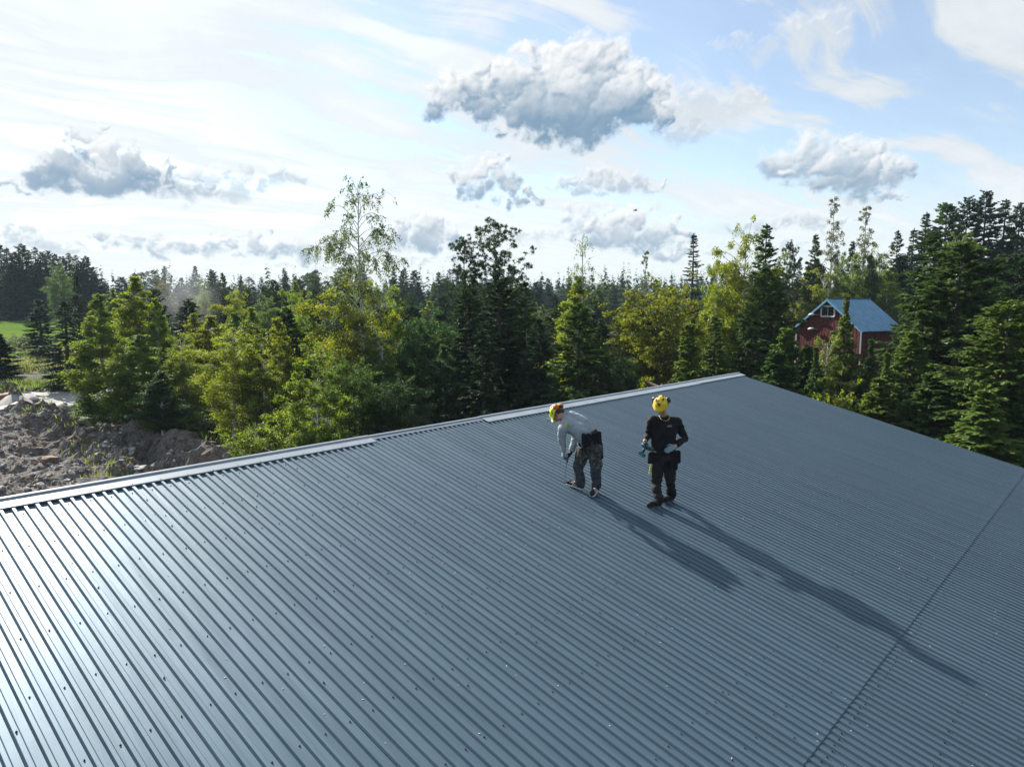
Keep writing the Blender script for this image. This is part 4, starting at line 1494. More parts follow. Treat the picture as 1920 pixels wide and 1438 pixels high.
for sy in (-1, 1):
    m = MB(); m.box((OV - 0.03, sy * (HW - OV + 0.01), wall_h / 2), (0.10, 0.14, wall_h)); m.build('corner_board', M_LAMPH, BARN)
    m = MB()
    slope = math.hypot(HW, EH)
    n = 12
    for k in range(n):                           # shallow standing seams
        pass
    a = math.atan2(EH, HW)
    R_ = Matrix.Rotation(-sy * a, 3, 'X')
    m.box((BL / 2, sy * HW / 2, bz - EH / 2 + 0.02), (BL, slope + 0.06, 0.035), R_)
    for k in range(12):
        m.box((0.02 + k * (BL - 0.04) / 11, sy * HW / 2, bz - EH / 2 + 0.045), (0.02, slope + 0.05, 0.02), R_)
    m.build('roof', M_BROOF, BARN)
    m = MB(); m.box((-0.02, sy * HW / 2, bz - EH / 2 - 0.08), (0.035, slope, 0.15), R_); m.build('barge_board', M_BROOF, BARN)
m = MB(); m.box((BL / 2, 0, bz + 0.045), (BL, 0.22, 0.02)); m.build('ridge_flashing', M_BROOF, BARN)
# gable window
wf = MB()
WW, WH, wz = 1.30, 0.86, bz - 1.02
for (y, z, sy, sz) in ((0, WH / 2, WW, 0.13), (0, -WH / 2, WW, 0.13), (WW / 2, 0, 0.14, WH), (-WW / 2, 0, 0.14, WH)):
    wf.box((OV - 0.05, y + 0.05, wz + z), (0.07 + (0.006 if sz < 0.2 else 0), sy + (0.02 if sz < 0.2 else 0), sz))
W_ = wf.build('window', M_WHITE, BARN)
m = MB(); m.box((OV - 0.028, 0.05, wz), (0.02, WW - 0.14, WH - 0.13)); m.build('pane', M_GLASS, W_)
m = MB(); m.box((OV - 0.045, 0.05, wz), (0.03, 0.035, WH - 0.13)); m.build('window_bar', M_WHITE, W_)
for (y, z) in ((1.32, bz - 1.32), (1.30, bz - 2.55)):          # lamp heads on short arms
    m = MB(); m.tube([(OV, y - 0.35, z - 0.05), (OV - 0.18, y - 0.30, z), (OV - 0.30, y - 0.1, z + 0.02)], 0.022, 6)
    L_ = m.build('yard_lamp', M_LAMPH, BARN)
    m = MB(); m.tube([(OV - 0.30, y - 0.16, z), (OV - 0.30, y - 0.05, z + 0.01), (OV - 0.30, y + 0.2, z), (OV - 0.30, y + 0.42, z - 0.03), (OV - 0.30, y + 0.5, z - 0.05)], [0.05, 0.11, 0.13, 0.09, 0.03], 8)
    m.build('lamp_head', M_LAMPH, L_, smooth=True)

# ------------------------------------------------------------------ boulders and stones on the rubble
M_STONE = simple('stone_grey', (0.27, 0.26, 0.25), 0.9, var=0.35, scale=3.0, bump=0.03, bscale=7)
M_STONEP = simple('stone_pale', (0.46, 0.46, 0.44), 0.85, var=0.2, scale=3.0, bump=0.02, bscale=9)
M_STONEB = simple('stone_brown', (0.24, 0.15, 0.095), 0.9, var=0.3, scale=3.0, bump=0.03, bscale=7)


def rock_mesh(seed, mat, sub=2, flat=0.7, cuts=7):
    g = np.random.default_rng(seed)
    bm = bmesh.new()
    bmesh.ops.create_icosphere(bm, subdivisions=sub, radius=0.5)
    pl = g.normal(size=(cuts, 3)); pl /= np.linalg.norm(pl, axis=1, keepdims=True)
    dd = g.uniform(0.22, 0.40, cuts)
    for v in bm.verts:
        c = np.array(v.co)
        for n_, d_ in zip(pl, dd):
            e = c @ n_ - d_
            if e > 0:
                c = c - n_ * e
        c *= np.array([1.15, 0.95, flat])
        c += g.normal(0, 0.012, 3)
        v.co = c
    me = bpy.data.meshes.new('boulder')
    bm.to_mesh(me); bm.free()
    me.materials.append(mat)
    return me


rocks = [rock_mesh(40 + k, M_STONE, 2, 0.5 + 0.07 * k) for k in range(5)]
rock_p = rock_mesh(61, M_STONEP, 2, 0.75)
rock_b = rock_mesh(62, M_STONEB, 2, 0.55)
rock_slab = rock_mesh(63, M_STONE, 2, 0.32)


def ray_ground(u, v):
    d = px_dir(u, v)
    Y = 20.0
    while Y < 90:
        x, z = d.x * Y, CAM_Z + d.z * Y
        if z < float(rubble_z(np.array(x), np.array(Y))) or z < float(hgt(x, Y)) - 1.6 * float(pit_mask(np.array(x), np.array(Y))) - 0.3:
            break
        Y += 0.1
    return Vector((d.x * Y, Y, CAM_Z + d.z * Y)), Y


def boulder(me, u, v, wpx, label, group=None, tilt=0.15):
    p, Y = ray_ground(u, v)
    s = wpx / F_PX * Y
    o = link('boulder', me)
    o.location = (p.x, p.y, p.z + 0.08 * s)
    o.scale = (s, s, s)
    o.rotation_euler = (mrs.uniform(-tilt, tilt), mrs.uniform(-tilt, tilt), mrs.uniform(0, 6.28))
    return tag(o, label, 'rock', group)


boulder(rock_b, 8, 750, 46, 'flat brown block of rock at the left edge beside the road')
boulder(rock_slab, 97, 744, 44, 'tilted grey slab standing at the edge of the road', tilt=0.7)
boulder(rocks[1], 62, 750, 22, 'small grey rock left of the tilted slab by the road')
boulder(rock_p, 157, 904, 22, 'pale rounded boulder just over the ridge of the roof')
boulder(rock_p, 132, 888, 17, 'pale boulder left of the rounded one over the ridge')
boulder(rocks[2], 245, 852, 30, 'bluish grey boulder at the foot of the rock face')
boulder(rock_slab, 160, 790, 46, 'dark overhanging slab below the yellow weeds')
boulder(rocks[3], 20, 783, 20, 'light grey stone low on the left rubble bank')
boulder(rock_b, 95, 865, 34, 'rusty brown rock in the dark hollow of the rubble')
boulder(rocks[0], 268, 880, 26, 'grey block lying at the end of the rubble by the roof')
for k in range(120):
    u, v = mrs.uniform(-10, 270), mrs.uniform(752, 930)
    if v > 952 - 0.17 * u - 8 or (u > 205 and v < 820):
        continue
    big_ = mrs.random()
    w = 7 + 13 * big_ ** 3
    rk = mrs.choice(rocks + [rock_p, rock_slab, rocks[2], rock_b] if mrs.random() < 0.5 else rocks)
    ob = boulder(rk, u, v, w, None, 'loose stones on the rubble', 0.5)
    ob['label'] = '%s%s stone lying loose on the rubble %s' % ('larger ' if w > 13 else 'small ', 'pale' if rk is rock_p else 'brown' if rk is rock_b else 'flat grey' if rk is rock_slab else 'grey', 'just below the road' if v < 790 else 'near the roof ridge' if v > 880 else 'under the birches' if u > 180 else 'in the middle of the slope' if u > 80 else 'at the left edge')


def gravel():
    g = np.random.default_rng(9)
    n = 15000
    x, y = g.uniform(-46, -9, n), g.uniform(24, 60, n)
    r = x * RV[0] + y * RV[1]
    b = x * BV[0] + y * BV[1]
    ok = (r < 15.0) & (b > 24) & (b < 58.5) & (fbm(x / 2.2, y / 2.2, 3) > -0.12)
    x, y = x[ok], y[ok]
    z = rubble_z(x, y)
    n = len(x)
    s = 0.045 + 0.17 * g.random(n) ** 3
    base = np.array([[1, 0, 0], [0, 1, 0], [-1, 0, 0], [0, -1, 0], [0, 0, 0.8], [0, 0, -0.5]], float)
    V = base[None] * s[:, None, None] * g.uniform(0.6, 1.3, (n, 6, 1))
    a = g.uniform(0, 6.28, n)
    c, q = np.cos(a)[:, None], np.sin(a)[:, None]
    V = np.stack([V[..., 0] * c - V[..., 1] * q, V[..., 0] * q + V[..., 1] * c, V[..., 2]], -1) + np.stack([x, y, z + 0.02], -1)[:, None]
    F = np.array([[0, 1, 4], [1, 2, 4], [2, 3, 4], [3, 0, 4], [1, 0, 5], [2, 1, 5], [3, 2, 5], [0, 3, 5]])
    T = (F[None] + 6 * np.arange(n)[:, None, None]).reshape(-1, 3)
    o = link('gravel', np_mesh('gravel', V.reshape(-1, 3), T, [M_STONE, M_STONEP, M_STONEB], mat_idx=np.repeat(g.choice([0, 0, 0, 1, 2], n), 8)))
    tag(o, 'loose gravel and small stones strewn over the rubble', kind='stuff')


gravel()


def blades(name, n, area, h, w, col, label, seed, zf):
    """tufts of grass and weeds as thin upright blades"""
    g = np.random.default_rng(seed)
    x, y = area(g, n)
    z = zf(x, y)
    n = len(x)
    hh = h * g.uniform(0.5, 1.4, n)
    a = g.uniform(0, 6.28, n)
    lean = g.normal(0, 0.35, (n, 2)) * hh[:, None]
    W = np.c_[np.cos(a), np.sin(a)] * (w * g.uniform(0.6, 1.4, n))[:, None]
    B = np.c_[x, y]
    V = np.stack([np.c_[B - W, z], np.c_[B + W, z], np.c_[B + W * 0.8 + lean * 0.4, z + hh * 0.6], np.c_[B + lean, z + hh]], 1).reshape(-1, 3)
    o = link(name, np_mesh(name, V, np.arange(n * 4).reshape(n, 4), M_LEAF, tint=g.random(n) * 0.95))
    o.color = (*col, 1)
    return tag(o, label, kind='stuff')


def ar_verge(g, n):
    r, b = g.uniform(-25, 22, n), g.normal(71.5, 1.6, n)
    return r * RV[0] + b * BV[0], r * RV[1] + b * BV[1]


def ar_scrub(g, n):
    az, Y = g.uniform(-0.78, -0.55, n), g.uniform(70, 96, n)
    x = az * Y
    ok = fbm(x / 3, Y / 3, 3) > -0.15
    return x[ok], Y[ok]


def ar_spots(g, n):
    c = [ray_ground(u, v)[0] for (u, v) in ((70, 762), (110, 752), (128, 745), (150, 752), (132, 800), (145, 795), (148, 832), (45, 775), (185, 868), (200, 880), (225, 895), (190, 750))]
    k = g.integers(0, len(c), n)
    return np.array([c[i].x for i in k]) + g.normal(0, 0.55, n), np.array([c[i].y for i in k]) + g.normal(0, 0.7, n)


def ar_terr(g, n):
    r, b = g.uniform(16.5, 24, n), g.uniform(28, 60, n)
    return r * RV[0] + b * BV[0], r * RV[1] + b * BV[1]


blades('verge_grass', 5000, ar_verge, 0.5, 0.05, (0.085, 0.115, 0.025), 'rough green grass along the far verge of the road', 1, lambda x, y: hgt(x, y))
blades('reed_scrub', 16000, ar_scrub, 0.9, 0.035, (0.125, 0.135, 0.05), 'pale dry reeds and weeds between road and field', 2, lambda x, y: hgt(x, y))
blades('rubble_weeds', 700, ar_spots, 0.26, 0.03, (0.10, 0.12, 0.022), 'yellowish weeds growing in the rubble', 3, rubble_z)
blades('forest_grass', 5000, ar_terr, 0.30, 0.04, (0.06, 0.085, 0.02), 'grass and undergrowth above the rock face', 4, lambda x, y: hgt(x, y))

# logs lying behind the far end of the ridge
M_LOG = simple('log_bark', (0.11, 0.052, 0.038), 0.85, var=0.35, scale=5)
for k, (u, v, ln, an, sl, lb) in enumerate([(1238, 718, 1.6, 1.2, 0.35, 'reddish log leaning up steeply out of the brush pile'), (1226, 722, 2.8, 0.3, 0.05, 'reddish log lying flat in front of the brush pile'), (1218, 724, 2.2, 0.8, 0.1, 'short brown log at the left end of the brush pile'), (1246, 716, 2.4, 2.2, 0.25, 'brown log crossing the leaning one in the brush pile')]):
    p = px_at(u, v, 34.0)
    z = p.z - 0.42
    m = MB()
    d = Vector((math.cos(an) * math.cos(sl), math.sin(an) * math.cos(sl), math.sin(sl)))
    m.tube([-d * ln / 2, Vector((0, 0, 0.02)), d * ln / 2], [0.11, 0.105, 0.09], 10)
    tag(link('log', m.mesh('log', M_LOG), None, (p.x, p.y, z)), lb, 'log')
boulder_ = link('boulder', rocks[3], None, px_at(1243, 730, 35.0) - Vector((0, 0, 0.7)))
boulder_.scale = (3.2, 2.4, 2.2)
tag(boulder_, 'grey rock heap behind the reddish logs', 'rock')

# a bird far up
bp = px_at(1191, 395, 60)
m = MB()
m.tube([(-0.16, 0, 0), (-0.05, 0, 0.01), (0.08, 0, 0.0), (0.2, 0, 0.01)], [0.02, 0.05, 0.045, 0.01], 6)
m.add([(-0.02, 0.03, 0.02), (0.10, 0.03, 0.02), (0.06, 0.30, 0.12), (0.02, 0.30, 0.12)], [(0, 1, 2, 3)])
m.add([(-0.02, -0.03, 0.02), (0.10, -0.03, 0.02), (0.06, -0.30, 0.10), (0.02, -0.30, 0.10)], [(0, 1, 2, 3)])
o = m.build('bird', M_SCREW)
o.location = bp
tag(o, 'tiny dark bird gliding under the clouds', 'bird')


def haze():
    bm = bmesh.new()
    bmesh.ops.create_cube(bm, size=1.0)
    for v in bm.verts:
        v.co = Vector((v.co.x * 18400, v.co.y * 18400, -4.0 if v.co.z < 0 else 62.0))
    me = bpy.data.meshes.new('haze')
    bm.to_mesh(me); bm.free()
    m = bpy.data.materials.new('haze_air')
    m.use_nodes = True
    t = m.node_tree
    t.nodes.clear()
    out = t.nodes.new('ShaderNodeOutputMaterial')
    pv = t.nodes.new('ShaderNodeVolumePrincipled')
    pv.inputs['Color'].default_value = (0.62, 0.80, 0.95, 1)
    pv.inputs['Density'].default_value = 0.00022
    pv.inputs['Anisotropy'].default_value = 0.0
    t.links.new(pv.outputs[0], out.inputs['Volume'])
    me.materials.append(m)
    tag(link('haze', me), 'faint bluish air over the far trees', kind='stuff')


haze()

# ------------------------------------------------------------------ the two workers
def fabric(name, col, var=0.18, rough=0.85):
    return simple(name, col, rough, var=var, scale=14, bump=0.004, bscale=30, spec=0.3)


M_SKIN = simple('skin', (0.50, 0.27, 0.19), 0.5, var=0.06, scale=30)
M_HAIR = simple('hair_dark', (0.035, 0.024, 0.018), 0.6)
M_BLACKF = fabric('black_cotton', (0.012, 0.0125, 0.014))
M_GREYF = fabric('grey_cotton', (0.30, 0.335, 0.36), 0.10)
M_TROUS = fabric('black_workwear', (0.016, 0.017, 0.019), 0.3)
M_POUCH = fabric('pouch_nylon', (0.010, 0.0105, 0.013), 0.2)
M_GLOVE = fabric('glove_knit', (0.20, 0.27, 0.30), 0.15)
M_GLOVED = fabric('glove_dark', (0.022, 0.026, 0.028), 0.3)
M_YEL = simple('helmet_yellow', (0.78, 0.52, 0.015), 0.30, spec=0.5)
M_LIME = simple('helmet_lime', (0.58, 0.66, 0.025), 0.32, spec=0.5)
M_ORG = simple('muff_orange', (0.80, 0.10, 0.015), 0.35)
M_BLK = simple('black_plastic', (0.014, 0.014, 0.015), 0.35)
M_TEAL = simple('tool_teal', (0.012, 0.12, 0.125), 0.4)
M_STEEL = simple('steel', (0.45, 0.45, 0.45), 0.35, metal=0.9)
M_WOODH = simple('tool_grip_brown', (0.16, 0.07, 0.04), 0.5)
M_GOLD = simple('gold_chain', (0.75, 0.52, 0.16), 0.3, metal=1.0)
M_SOLE = simple('sole_white', (0.62, 0.61, 0.58), 0.7)
M_SHOE = fabric('shoe_black', (0.018, 0.018, 0.020), 0.2)
M_PRINT = simple('chest_print', (0.42, 0.43, 0.43), 0.8)
M_YRULE = simple('rule_yellow', (0.50, 0.46, 0.03), 0.5)
M_CLEAR = simple('visor_clear', (0.62, 0.68, 0.72), 0.15)


def camo():
    m, b, t = new_mat('camouflage_trousers')
    o = t.nodes.new('ShaderNodeTexCoord').outputs['Object']
    s = t.nodes.new('ShaderNodeSeparateXYZ')
    t.links.new(o, s.inputs[0])
    z = X(s.outputs[2])
    n1, n2 = xnoise(o, 17.0, 3, 0.6, 0.6), xnoise(o, 25.0, 2, 0.5, 0.4)
    c = xmix(n1.ss(0.50, 0.56), (0.030, 0.031, 0.032), (0.060, 0.061, 0.048))
    c = xmix(n2.ss(0.56, 0.60), c, (0.12, 0.115, 0.092))
    panel = xmax(z.ss(0.42, 0.36), z.ss(0.72, 0.75))
    plain = xmix(n1.ss(0.3, 0.7), (0.032, 0.034, 0.042), (0.060, 0.062, 0.072))
    t.links.new(xmix(panel, c, plain), b.inputs['Base Color'])
    b.inputs['Roughness'].default_value = 0.9
    return m


M_CAMO = camo()


def capsule(bm, a, ra, b, rb, n=14):
    a, b = Vector(a), Vector(b)
    ax = b - a
    L = ax.length
    if L < 1e-5:
        ax = Vector((0, 0, 1e-4)); L = 1e-4
    q = ax.to_track_quat('Z', 'Y').to_matrix()
    rings = []
    for k in range(1, 5):
        t = -math.pi / 2 + k * math.pi / 10
        rings.append((ra * math.sin(t), ra * math.cos(t)))
    rings += [(0, ra), (L * 0.5, (ra + rb) / 2), (L, rb)]
    for k in range(1, 5):
        t = k * math.pi / 10
        rings.append((L + rb * math.sin(t), rb * math.cos(t)))
    vs = [bm.verts.new(a + q @ Vector((0, 0, -ra)))]
    R = []
    for z, r in rings:
        R.append([bm.verts.new(a + q @ Vector((r * math.cos(6.28319 * i / n), r * math.sin(6.28319 * i / n), z))) for i in range(n)])
    e = bm.verts.new(a + q @ Vector((0, 0, L + rb)))
    for i in range(n):
        j = (i + 1) % n
        bm.faces.new((vs[0], R[0][j], R[0][i]))
        bm.faces.new((e, R[-1][i], R[-1][j]))
        for k in range(len(R) - 1):
            bm.faces.new((R[k][i], R[k][j], R[k + 1][j], R[k + 1][i]))


def blob(name, caps, mat, parent, voxel=0.012, smooth=4, fold=0.0, fscale=9.0, seed=0):
    """capsules fused into one continuous skin"""
    bm = bmesh.new()
    for c in caps:
        capsule(bm, *c)
    me = bpy.data.meshes.new(name)
    bm.to_mesh(me); bm.free()
    tmp = bpy.data.objects.new(name + '_tmp', me)
    COL.objects.link(tmp)
    md = tmp.modifiers.new('r', 'REMESH')
    md.mode = 'VOXEL'
    md.voxel_size = voxel
    sm_ = tmp.modifiers.new('s', 'SMOOTH')
    sm_.factor = 0.5
    sm_.iterations = smooth
    dg = bpy.context.evaluated_depsgraph_get()
    out = bpy.data.meshes.new_from_object(tmp.evaluated_get(dg))
    bpy.data.objects.remove(tmp)
    bpy.data.meshes.remove(me)
    out.name = name
    if fold > 0:
        n = len(out.vertices)
        co, no = np.empty(n * 3, np.float32), np.empty(n * 3, np.float32)
        out.vertices.foreach_get('co', co)
        out.vertices.foreach_get('normal', no)
        co, no = co.reshape(-1, 3), no.reshape(-1, 3)
        a = np.abs(fbm(co[:, 0] * fscale * 0.8 + co[:, 1] * fscale * 0.5 + seed, co[:, 2] * fscale * 1.5 + co[:, 1] * 3, 3)) * 2
        b = fbm(co[:, 1] * fscale * 1.2 + 50 + seed, co[:, 2] * fscale - co[:, 0] * fscale * 0.9, 3)
        co = co + no * (fold * (0.5 - a + 0.8 * b))[:, None]
        out.vertices.foreach_set('co', co.astype(np.float32).ravel())
    out.materials.clear()
    out.materials.append(mat)
    for p in out.polygons:
        p.use_smooth = True
    out.update()
    return link(name, out, parent)


def roof_hit(u, v, n=RIB_H):
    d = px_dir(u, v)
    N = (ROOF_W.to_3x3() @ Vector((0, 0, 1))).normalized()
    P0 = ROOF_W @ Vector((0, 0, n))
    o = Vector((0, 0, CAM_Z))
    return o + d * (N.dot(P0 - o) / N.dot(d))


def frame(fwd, up):
    """matrix whose y axis looks along fwd and z axis is near up"""
    y = Vector(fwd).normalized()
    x = y.cross(Vector(up)).normalized()
    z = x.cross(y)
    return Matrix((x, y, z)).transposed()


def make_hand(name, mat, parent, wrist, fwd, palm_n, thumb_side, curl=0.6, k=1.0):
    """palm, four unequal fingers bent at two joints and a thumb from the side of the palm"""
    f = Vector(fwd).normalized()
    pn = Vector(palm_n); pn = (pn - f * pn.dot(f)).normalized()
    s = f.cross(pn) * thumb_side
    w = Vector(wrist)
    caps = []
    for i in range(4):
        o = s * (0.026 - 0.0175 * i) * k
        caps.append((w + o * 0.55, 0.019 * k, w + f * 0.078 * k + o, 0.0145 * k))
    ln = (0.070, 0.078, 0.072, 0.056)
    for i in range(4):
        p = w + f * 0.080 * k + s * (0.030 - 0.020 * i) * k
        d = f
        for q in range(3):
            ang = curl * (0.7 + 0.35 * q)
            d = (d * math.cos(ang) + pn * math.sin(ang)).normalized()
            e = p + d * ln[i] * k * (0.46, 0.32, 0.24)[q]
            r = (0.0105 - 0.001 * q) * k
            caps.append((p, r, e, r * 0.92))
            p = e
    p = w + f * 0.022 * k + s * 0.028 * k
    d = (f * 0.55 + s * 0.75 + pn * 0.25).normalized()
    e = p + d * 0.040 * k
    caps.append((p, 0.0135 * k, e, 0.0115 * k))
    d = (f * 0.75 + pn * (0.3 + 0.5 * curl) + s * 0.1).normalized()
    caps.append((e, 0.0115 * k, e + d * 0.034 * k, 0.0095 * k))
    return blob(name, caps, mat, parent, 0.0052, 2)


def make_shoe(parent, heel, toe, up, mat, sneaker):
    """heel and toe on the roof surface"""
    heel, toe = Vector(heel), Vector(toe)
    f = (toe - heel).normalized()
    n = Vector(up)
    n = (n - f * n.dot(f)).normalized()
    L = 0.29
    s = f.cross(n)
    g = lambda a, b, c: heel + f * (a * L) + s * b + n * c
    caps = [(g(0.10, 0, 0.055), 0.040, g(0.45, 0, 0.058), 0.042), (g(0.45, 0.006, 0.055), 0.040, g(0.80, 0.008, 0.045), 0.040), (g(0.78, 0, 0.043), 0.038, g(0.93, 0, 0.038), 0.029),
            (g(0.16, 0, 0.08), 0.044, g(0.18, 0, 0.15), 0.050), (g(0.30, 0, 0.085), 0.040, g(0.20, 0, 0.14), 0.046)]
    sh = blob('shoe', caps, mat, parent, 0.008, 3)
    sole = [(g(0.07, 0.018, 0.014), 0.017, g(0.90, 0.020, 0.014), 0.016), (g(0.07, -0.018, 0.014), 0.017, g(0.90, -0.016, 0.014), 0.016), (g(0.55, 0.034, 0.014), 0.015, g(0.78, 0.032, 0.014), 0.015), (g(0.55, -0.028, 0.014), 0.015, g(0.78, -0.028, 0.014), 0.015), (g(0.06, 0, 0.014), 0.020, g(0.94, 0, 0.015), 0.017)]
    blob('sole', sole, M_SOLE if sneaker else M_BLK, sh, 0.008, 2)
    if sneaker:
        m = MB()
        for k in range(5):
            a = 0.46 + 0.075 * k
            h = 0.100 - 0.006 * k
            m.tube([g(a, -0.030, h - 0.016), g(a + 0.02, 0, h), g(a, 0.030, h - 0.016)], 0.0055, 5)
        for q in (-1, 1):
            for k in range(3):
                m.tube([g(0.40 + 0.10 * k, q * 0.041, 0.032), g(0.34 + 0.10 * k, q * 0.036, 0.078)], 0.0055, 5)
        m.build('laces', M_SOLE, sh)
    else:
        m = MB()
        for k in range(4):
            a = 0.40 + 0.09 * k
            m.tube([g(a, -0.026, 0.088 - 0.006 * k), g(a, 0.026, 0.088 - 0.006 * k)], 0.004, 5)
        m.build('laces', M_BLK, sh)
    return sh


def make_head_caps(c, F):
    """skull, jaw, nose, brows, ears, lips; F: columns right, forward, up"""
    P = lambda x, y, z: Vector(c) + F @ Vector((x, y, z))
    caps = [(P(0, -0.025, 0.045), 0.082, P(0, 0.020, 0.040), 0.080), (P(0, 0.02, -0.01), 0.072, P(0, 0.032, -0.065), 0.048),
            (P(-0.03, 0.030, -0.05), 0.042, P(0.03, 0.030, -0.05), 0.042), (P(0, 0.060, -0.088), 0.026, P(0, 0.045, -0.080), 0.034),
            (P(0, 0.092, 0.012), 0.010, P(0, 0.112, -0.030), 0.0145), (P(-0.012, 0.098, -0.034), 0.010, P(0.012, 0.098, -0.034), 0.010),
            (P(-0.038, 0.080, 0.022), 0.013, P(0.038, 0.080, 0.022), 0.013), (P(-0.018, 0.086, -0.062), 0.0085, P(0.018, 0.086, -0.062), 0.0085), (P(-0.016, 0.083, -0.074), 0.009, P(0.016, 0.083, -0.074), 0.009),
            (P(-0.045, 0.062, -0.025), 0.020, P(-0.040, 0.055, -0.040), 0.020), (P(0.045, 0.062, -0.025), 0.020, P(0.040, 0.055, -0.040), 0.020)]
    for q in (-1, 1):
        caps.append((P(q * 0.078, -0.012, 0.012), 0.012, P(q * 0.080, -0.008, -0.028), 0.009))
    return caps, P


def make_helmet(parent, c, F0, shell, muff, marks, visor, mp=(0.120, -0.070, 0.080), lift=0.040):
    """shell with ridges, brim and vents; ear muffs swung up on their arms; chin strap"""
    F = F0 * 0.92
    P = lambda x, y, z: Vector(c) + F @ Vector((x, y, z))
    m = MB()
    nu, nv = 24, 9
    vs, fs = [], []
    for j in range(nv + 1):
        t = j / nv * math.radians(100)
        for i in range(nu):
            a = 2 * math.pi * i / nu
            x, y = math.sin(t) * math.cos(a), math.sin(t) * math.sin(a)
            z = math.cos(t)
            ridge = 1 + 0.035 * max(0, math.cos(2 * a)) ** 6 * (1 - z * 0.3) + (0.03 if abs(x) < 0.22 else 0)
            rim = 0.012 * max(0, j - nv + 1) * 1.2
            fr = (0.035 * max(0, math.sin(a)) ** 2 if j == nv else 0)
            zz = 0.132 * z - (0.014 * math.sin(a) if j >= nv - 1 else 0)
            vs.append(P(x * (0.118 * ridge + rim), y * (0.145 * ridge + rim + fr) - 0.010, lift + zz))
    for j in range(nv):
        for i in range(nu):
            k = (i + 1) % nu
            fs.append((j * nu + i, (j + 1) * nu + i, (j + 1) * nu + k, j * nu + k))
    m.add(vs, fs)
    H = m.build('helmet', shell, parent, smooth=True)
    md = H.modifiers.new('thick', 'SOLIDIFY'); md.thickness = 0.006
    for q in (-1, 1):                            # raised muffs
        mm = MB()
        cc = P(q * mp[0], mp[1], mp[2])
        ax = (F @ Vector((q * 0.9, -0.25, 0.35))).normalized()
        mm.tube([cc - ax * 0.034, cc - ax * 0.026, cc + ax * 0.005, cc + ax * 0.022, cc + ax * 0.030], [0.030, 0.045, 0.047, 0.036, 0.012], 14)
        e = mm.build('ear_muff', muff, H, smooth=True)
        mm = MB(); mm.tube([cc - ax * 0.046, cc - ax * 0.030], [0.036, 0.043], 12); mm.build('cushion', M_BLK, e, smooth=True)
        mm = MB(); mm.tube([P(q * 0.120, 0.01, 0.045), P(q * 0.140, -0.02, 0.07), cc + ax * 0.026], 0.006, 6); mm.build('muff_arm', M_BLK, e)
    mk = MB()                                    # vents and dark fittings on the shell
    for (x, y, z, sx, sy) in marks:
        r = math.sqrt(max(0.0, 1 - x * x - y * y))
        p = P(x * 0.118, y * 0.145 - 0.012, lift + 0.140 * r)
        nrm = (F @ Vector((x / 0.118, y / 0.145, r / 0.140))).normalized()
        T = frame(F @ Vector((0.15, 1, 0)) - nrm * nrm.dot(F @ Vector((0.15, 1, 0))), nrm)
        mk.box(p, (sx, sy, 0.010), T)
    mk.build('vents', M_BLK, H)
    mk = MB()
    for q in (-1, 1):
        mk.tube([P(q * 0.100, 0.01, 0.03), P(q * 0.085, 0.025, -0.03), P(q * 0.045, 0.055, -0.095), P(0, 0.062, -0.118)], 0.006, 5)
    mk.build('chin_strap', M_BLK, H)
    if visor:
        mk = MB()
        vs, fs = [], []
        for i in range(9):
            a = math.radians(40 + 100 * i / 8)
            for z in (0.115, 0.035):
                vs.append(P(math.cos(a) * 0.145, math.sin(a) * 0.185 - 0.012 + (0.02 if z > 0.1 else 0), z))
        for i in range(8):
            fs.append((2 * i, 2 * i + 1, 2 * i + 3, 2 * i + 2))
        mk.add(vs, fs)
        v = mk.build('visor', M_CLEAR, H)
        md = v.modifiers.new('thick', 'SOLIDIFY'); md.thickness = 0.004
    return H


ROOF_N = (ROOF_W.to_3x3() @ Vector((0, 0, 1))).normalized()


# --- the standing worker
fa_h, fa_t = roof_hit(1239, 948), roof_hit(1213, 951)
fb_h, fb_t = roof_hit(1262, 937), roof_hit(1241, 942)
fa_t = fa_h + (fa_t - fa_h).normalized() * 0.29
fb_t = fb_h + (fb_t - fb_h).normalized() * 0.29
org = (fa_h + fb_h) * 0.5
Y0 = org.y
MAN = empty('person', org, 0, 'worker in black clothes and yellow helmet standing with a drill in his hand', 'person')


def mkJ(org, Y0):
    return lambda u, v, dy=0.0: px_at(u, v, Y0 + dy) - org


J = mkJ(org, Y0)
L_ = lambda p: Vector(p) - org
body, top, leg = [], [], []
pel, wai, che, nek = J(1243, 856, 0.02), J(1243, 832, 0.02), J(1246, 800, 0.03), J(1245, 779, 0.02)
sl, sr = J(1223, 788, 0.0), J(1270, 790, 0.04)
el_, er = J(1214, 815, 0.07), J(1283, 822, 0.10)
wl, wr = J(1209, 828, -0.14), J(1266, 837, -0.13)
head = J(1239, 761, -0.09)
fwd = Vector((-0.36, -0.80, -0.46)).normalized()
FH = frame(fwd, (0, 0, 1))
xs = Vector((1, 0, 0))
top += [(wai - xs * 0.075, 0.105, che - xs * 0.085, 0.115), (wai + xs * 0.075, 0.105, che + xs * 0.085, 0.115), (che, 0.125, wai, 0.11),
        (che + Vector((0, 0, 0.02)), 0.115, (sl + sr) / 2 + Vector((0, 0, 0.0)), 0.095), (sl, 0.070, sr, 0.070), (nek - Vector((0, 0, 0.06)), 0.095, nek - Vector((0, 0, 0.012)), 0.066),
        (sl, 0.072, el_, 0.060), (el_, 0.058, wl + (el_ - wl) * 0.22, 0.044), (sr, 0.072, er, 0.062), (er, 0.060, wr + (er - wr) * 0.16, 0.046),
        (wai - xs * 0.08, 0.108, pel - xs * 0.07 + Vector((0, 0, 0.07)), 0.108), (wai + xs * 0.08, 0.108, pel + xs * 0.07 + Vector((0, 0, 0.07)), 0.108)]
blob('sweatshirt', top, M_BLACKF, MAN, 0.013, 3, 0.012, 8.0, 1)
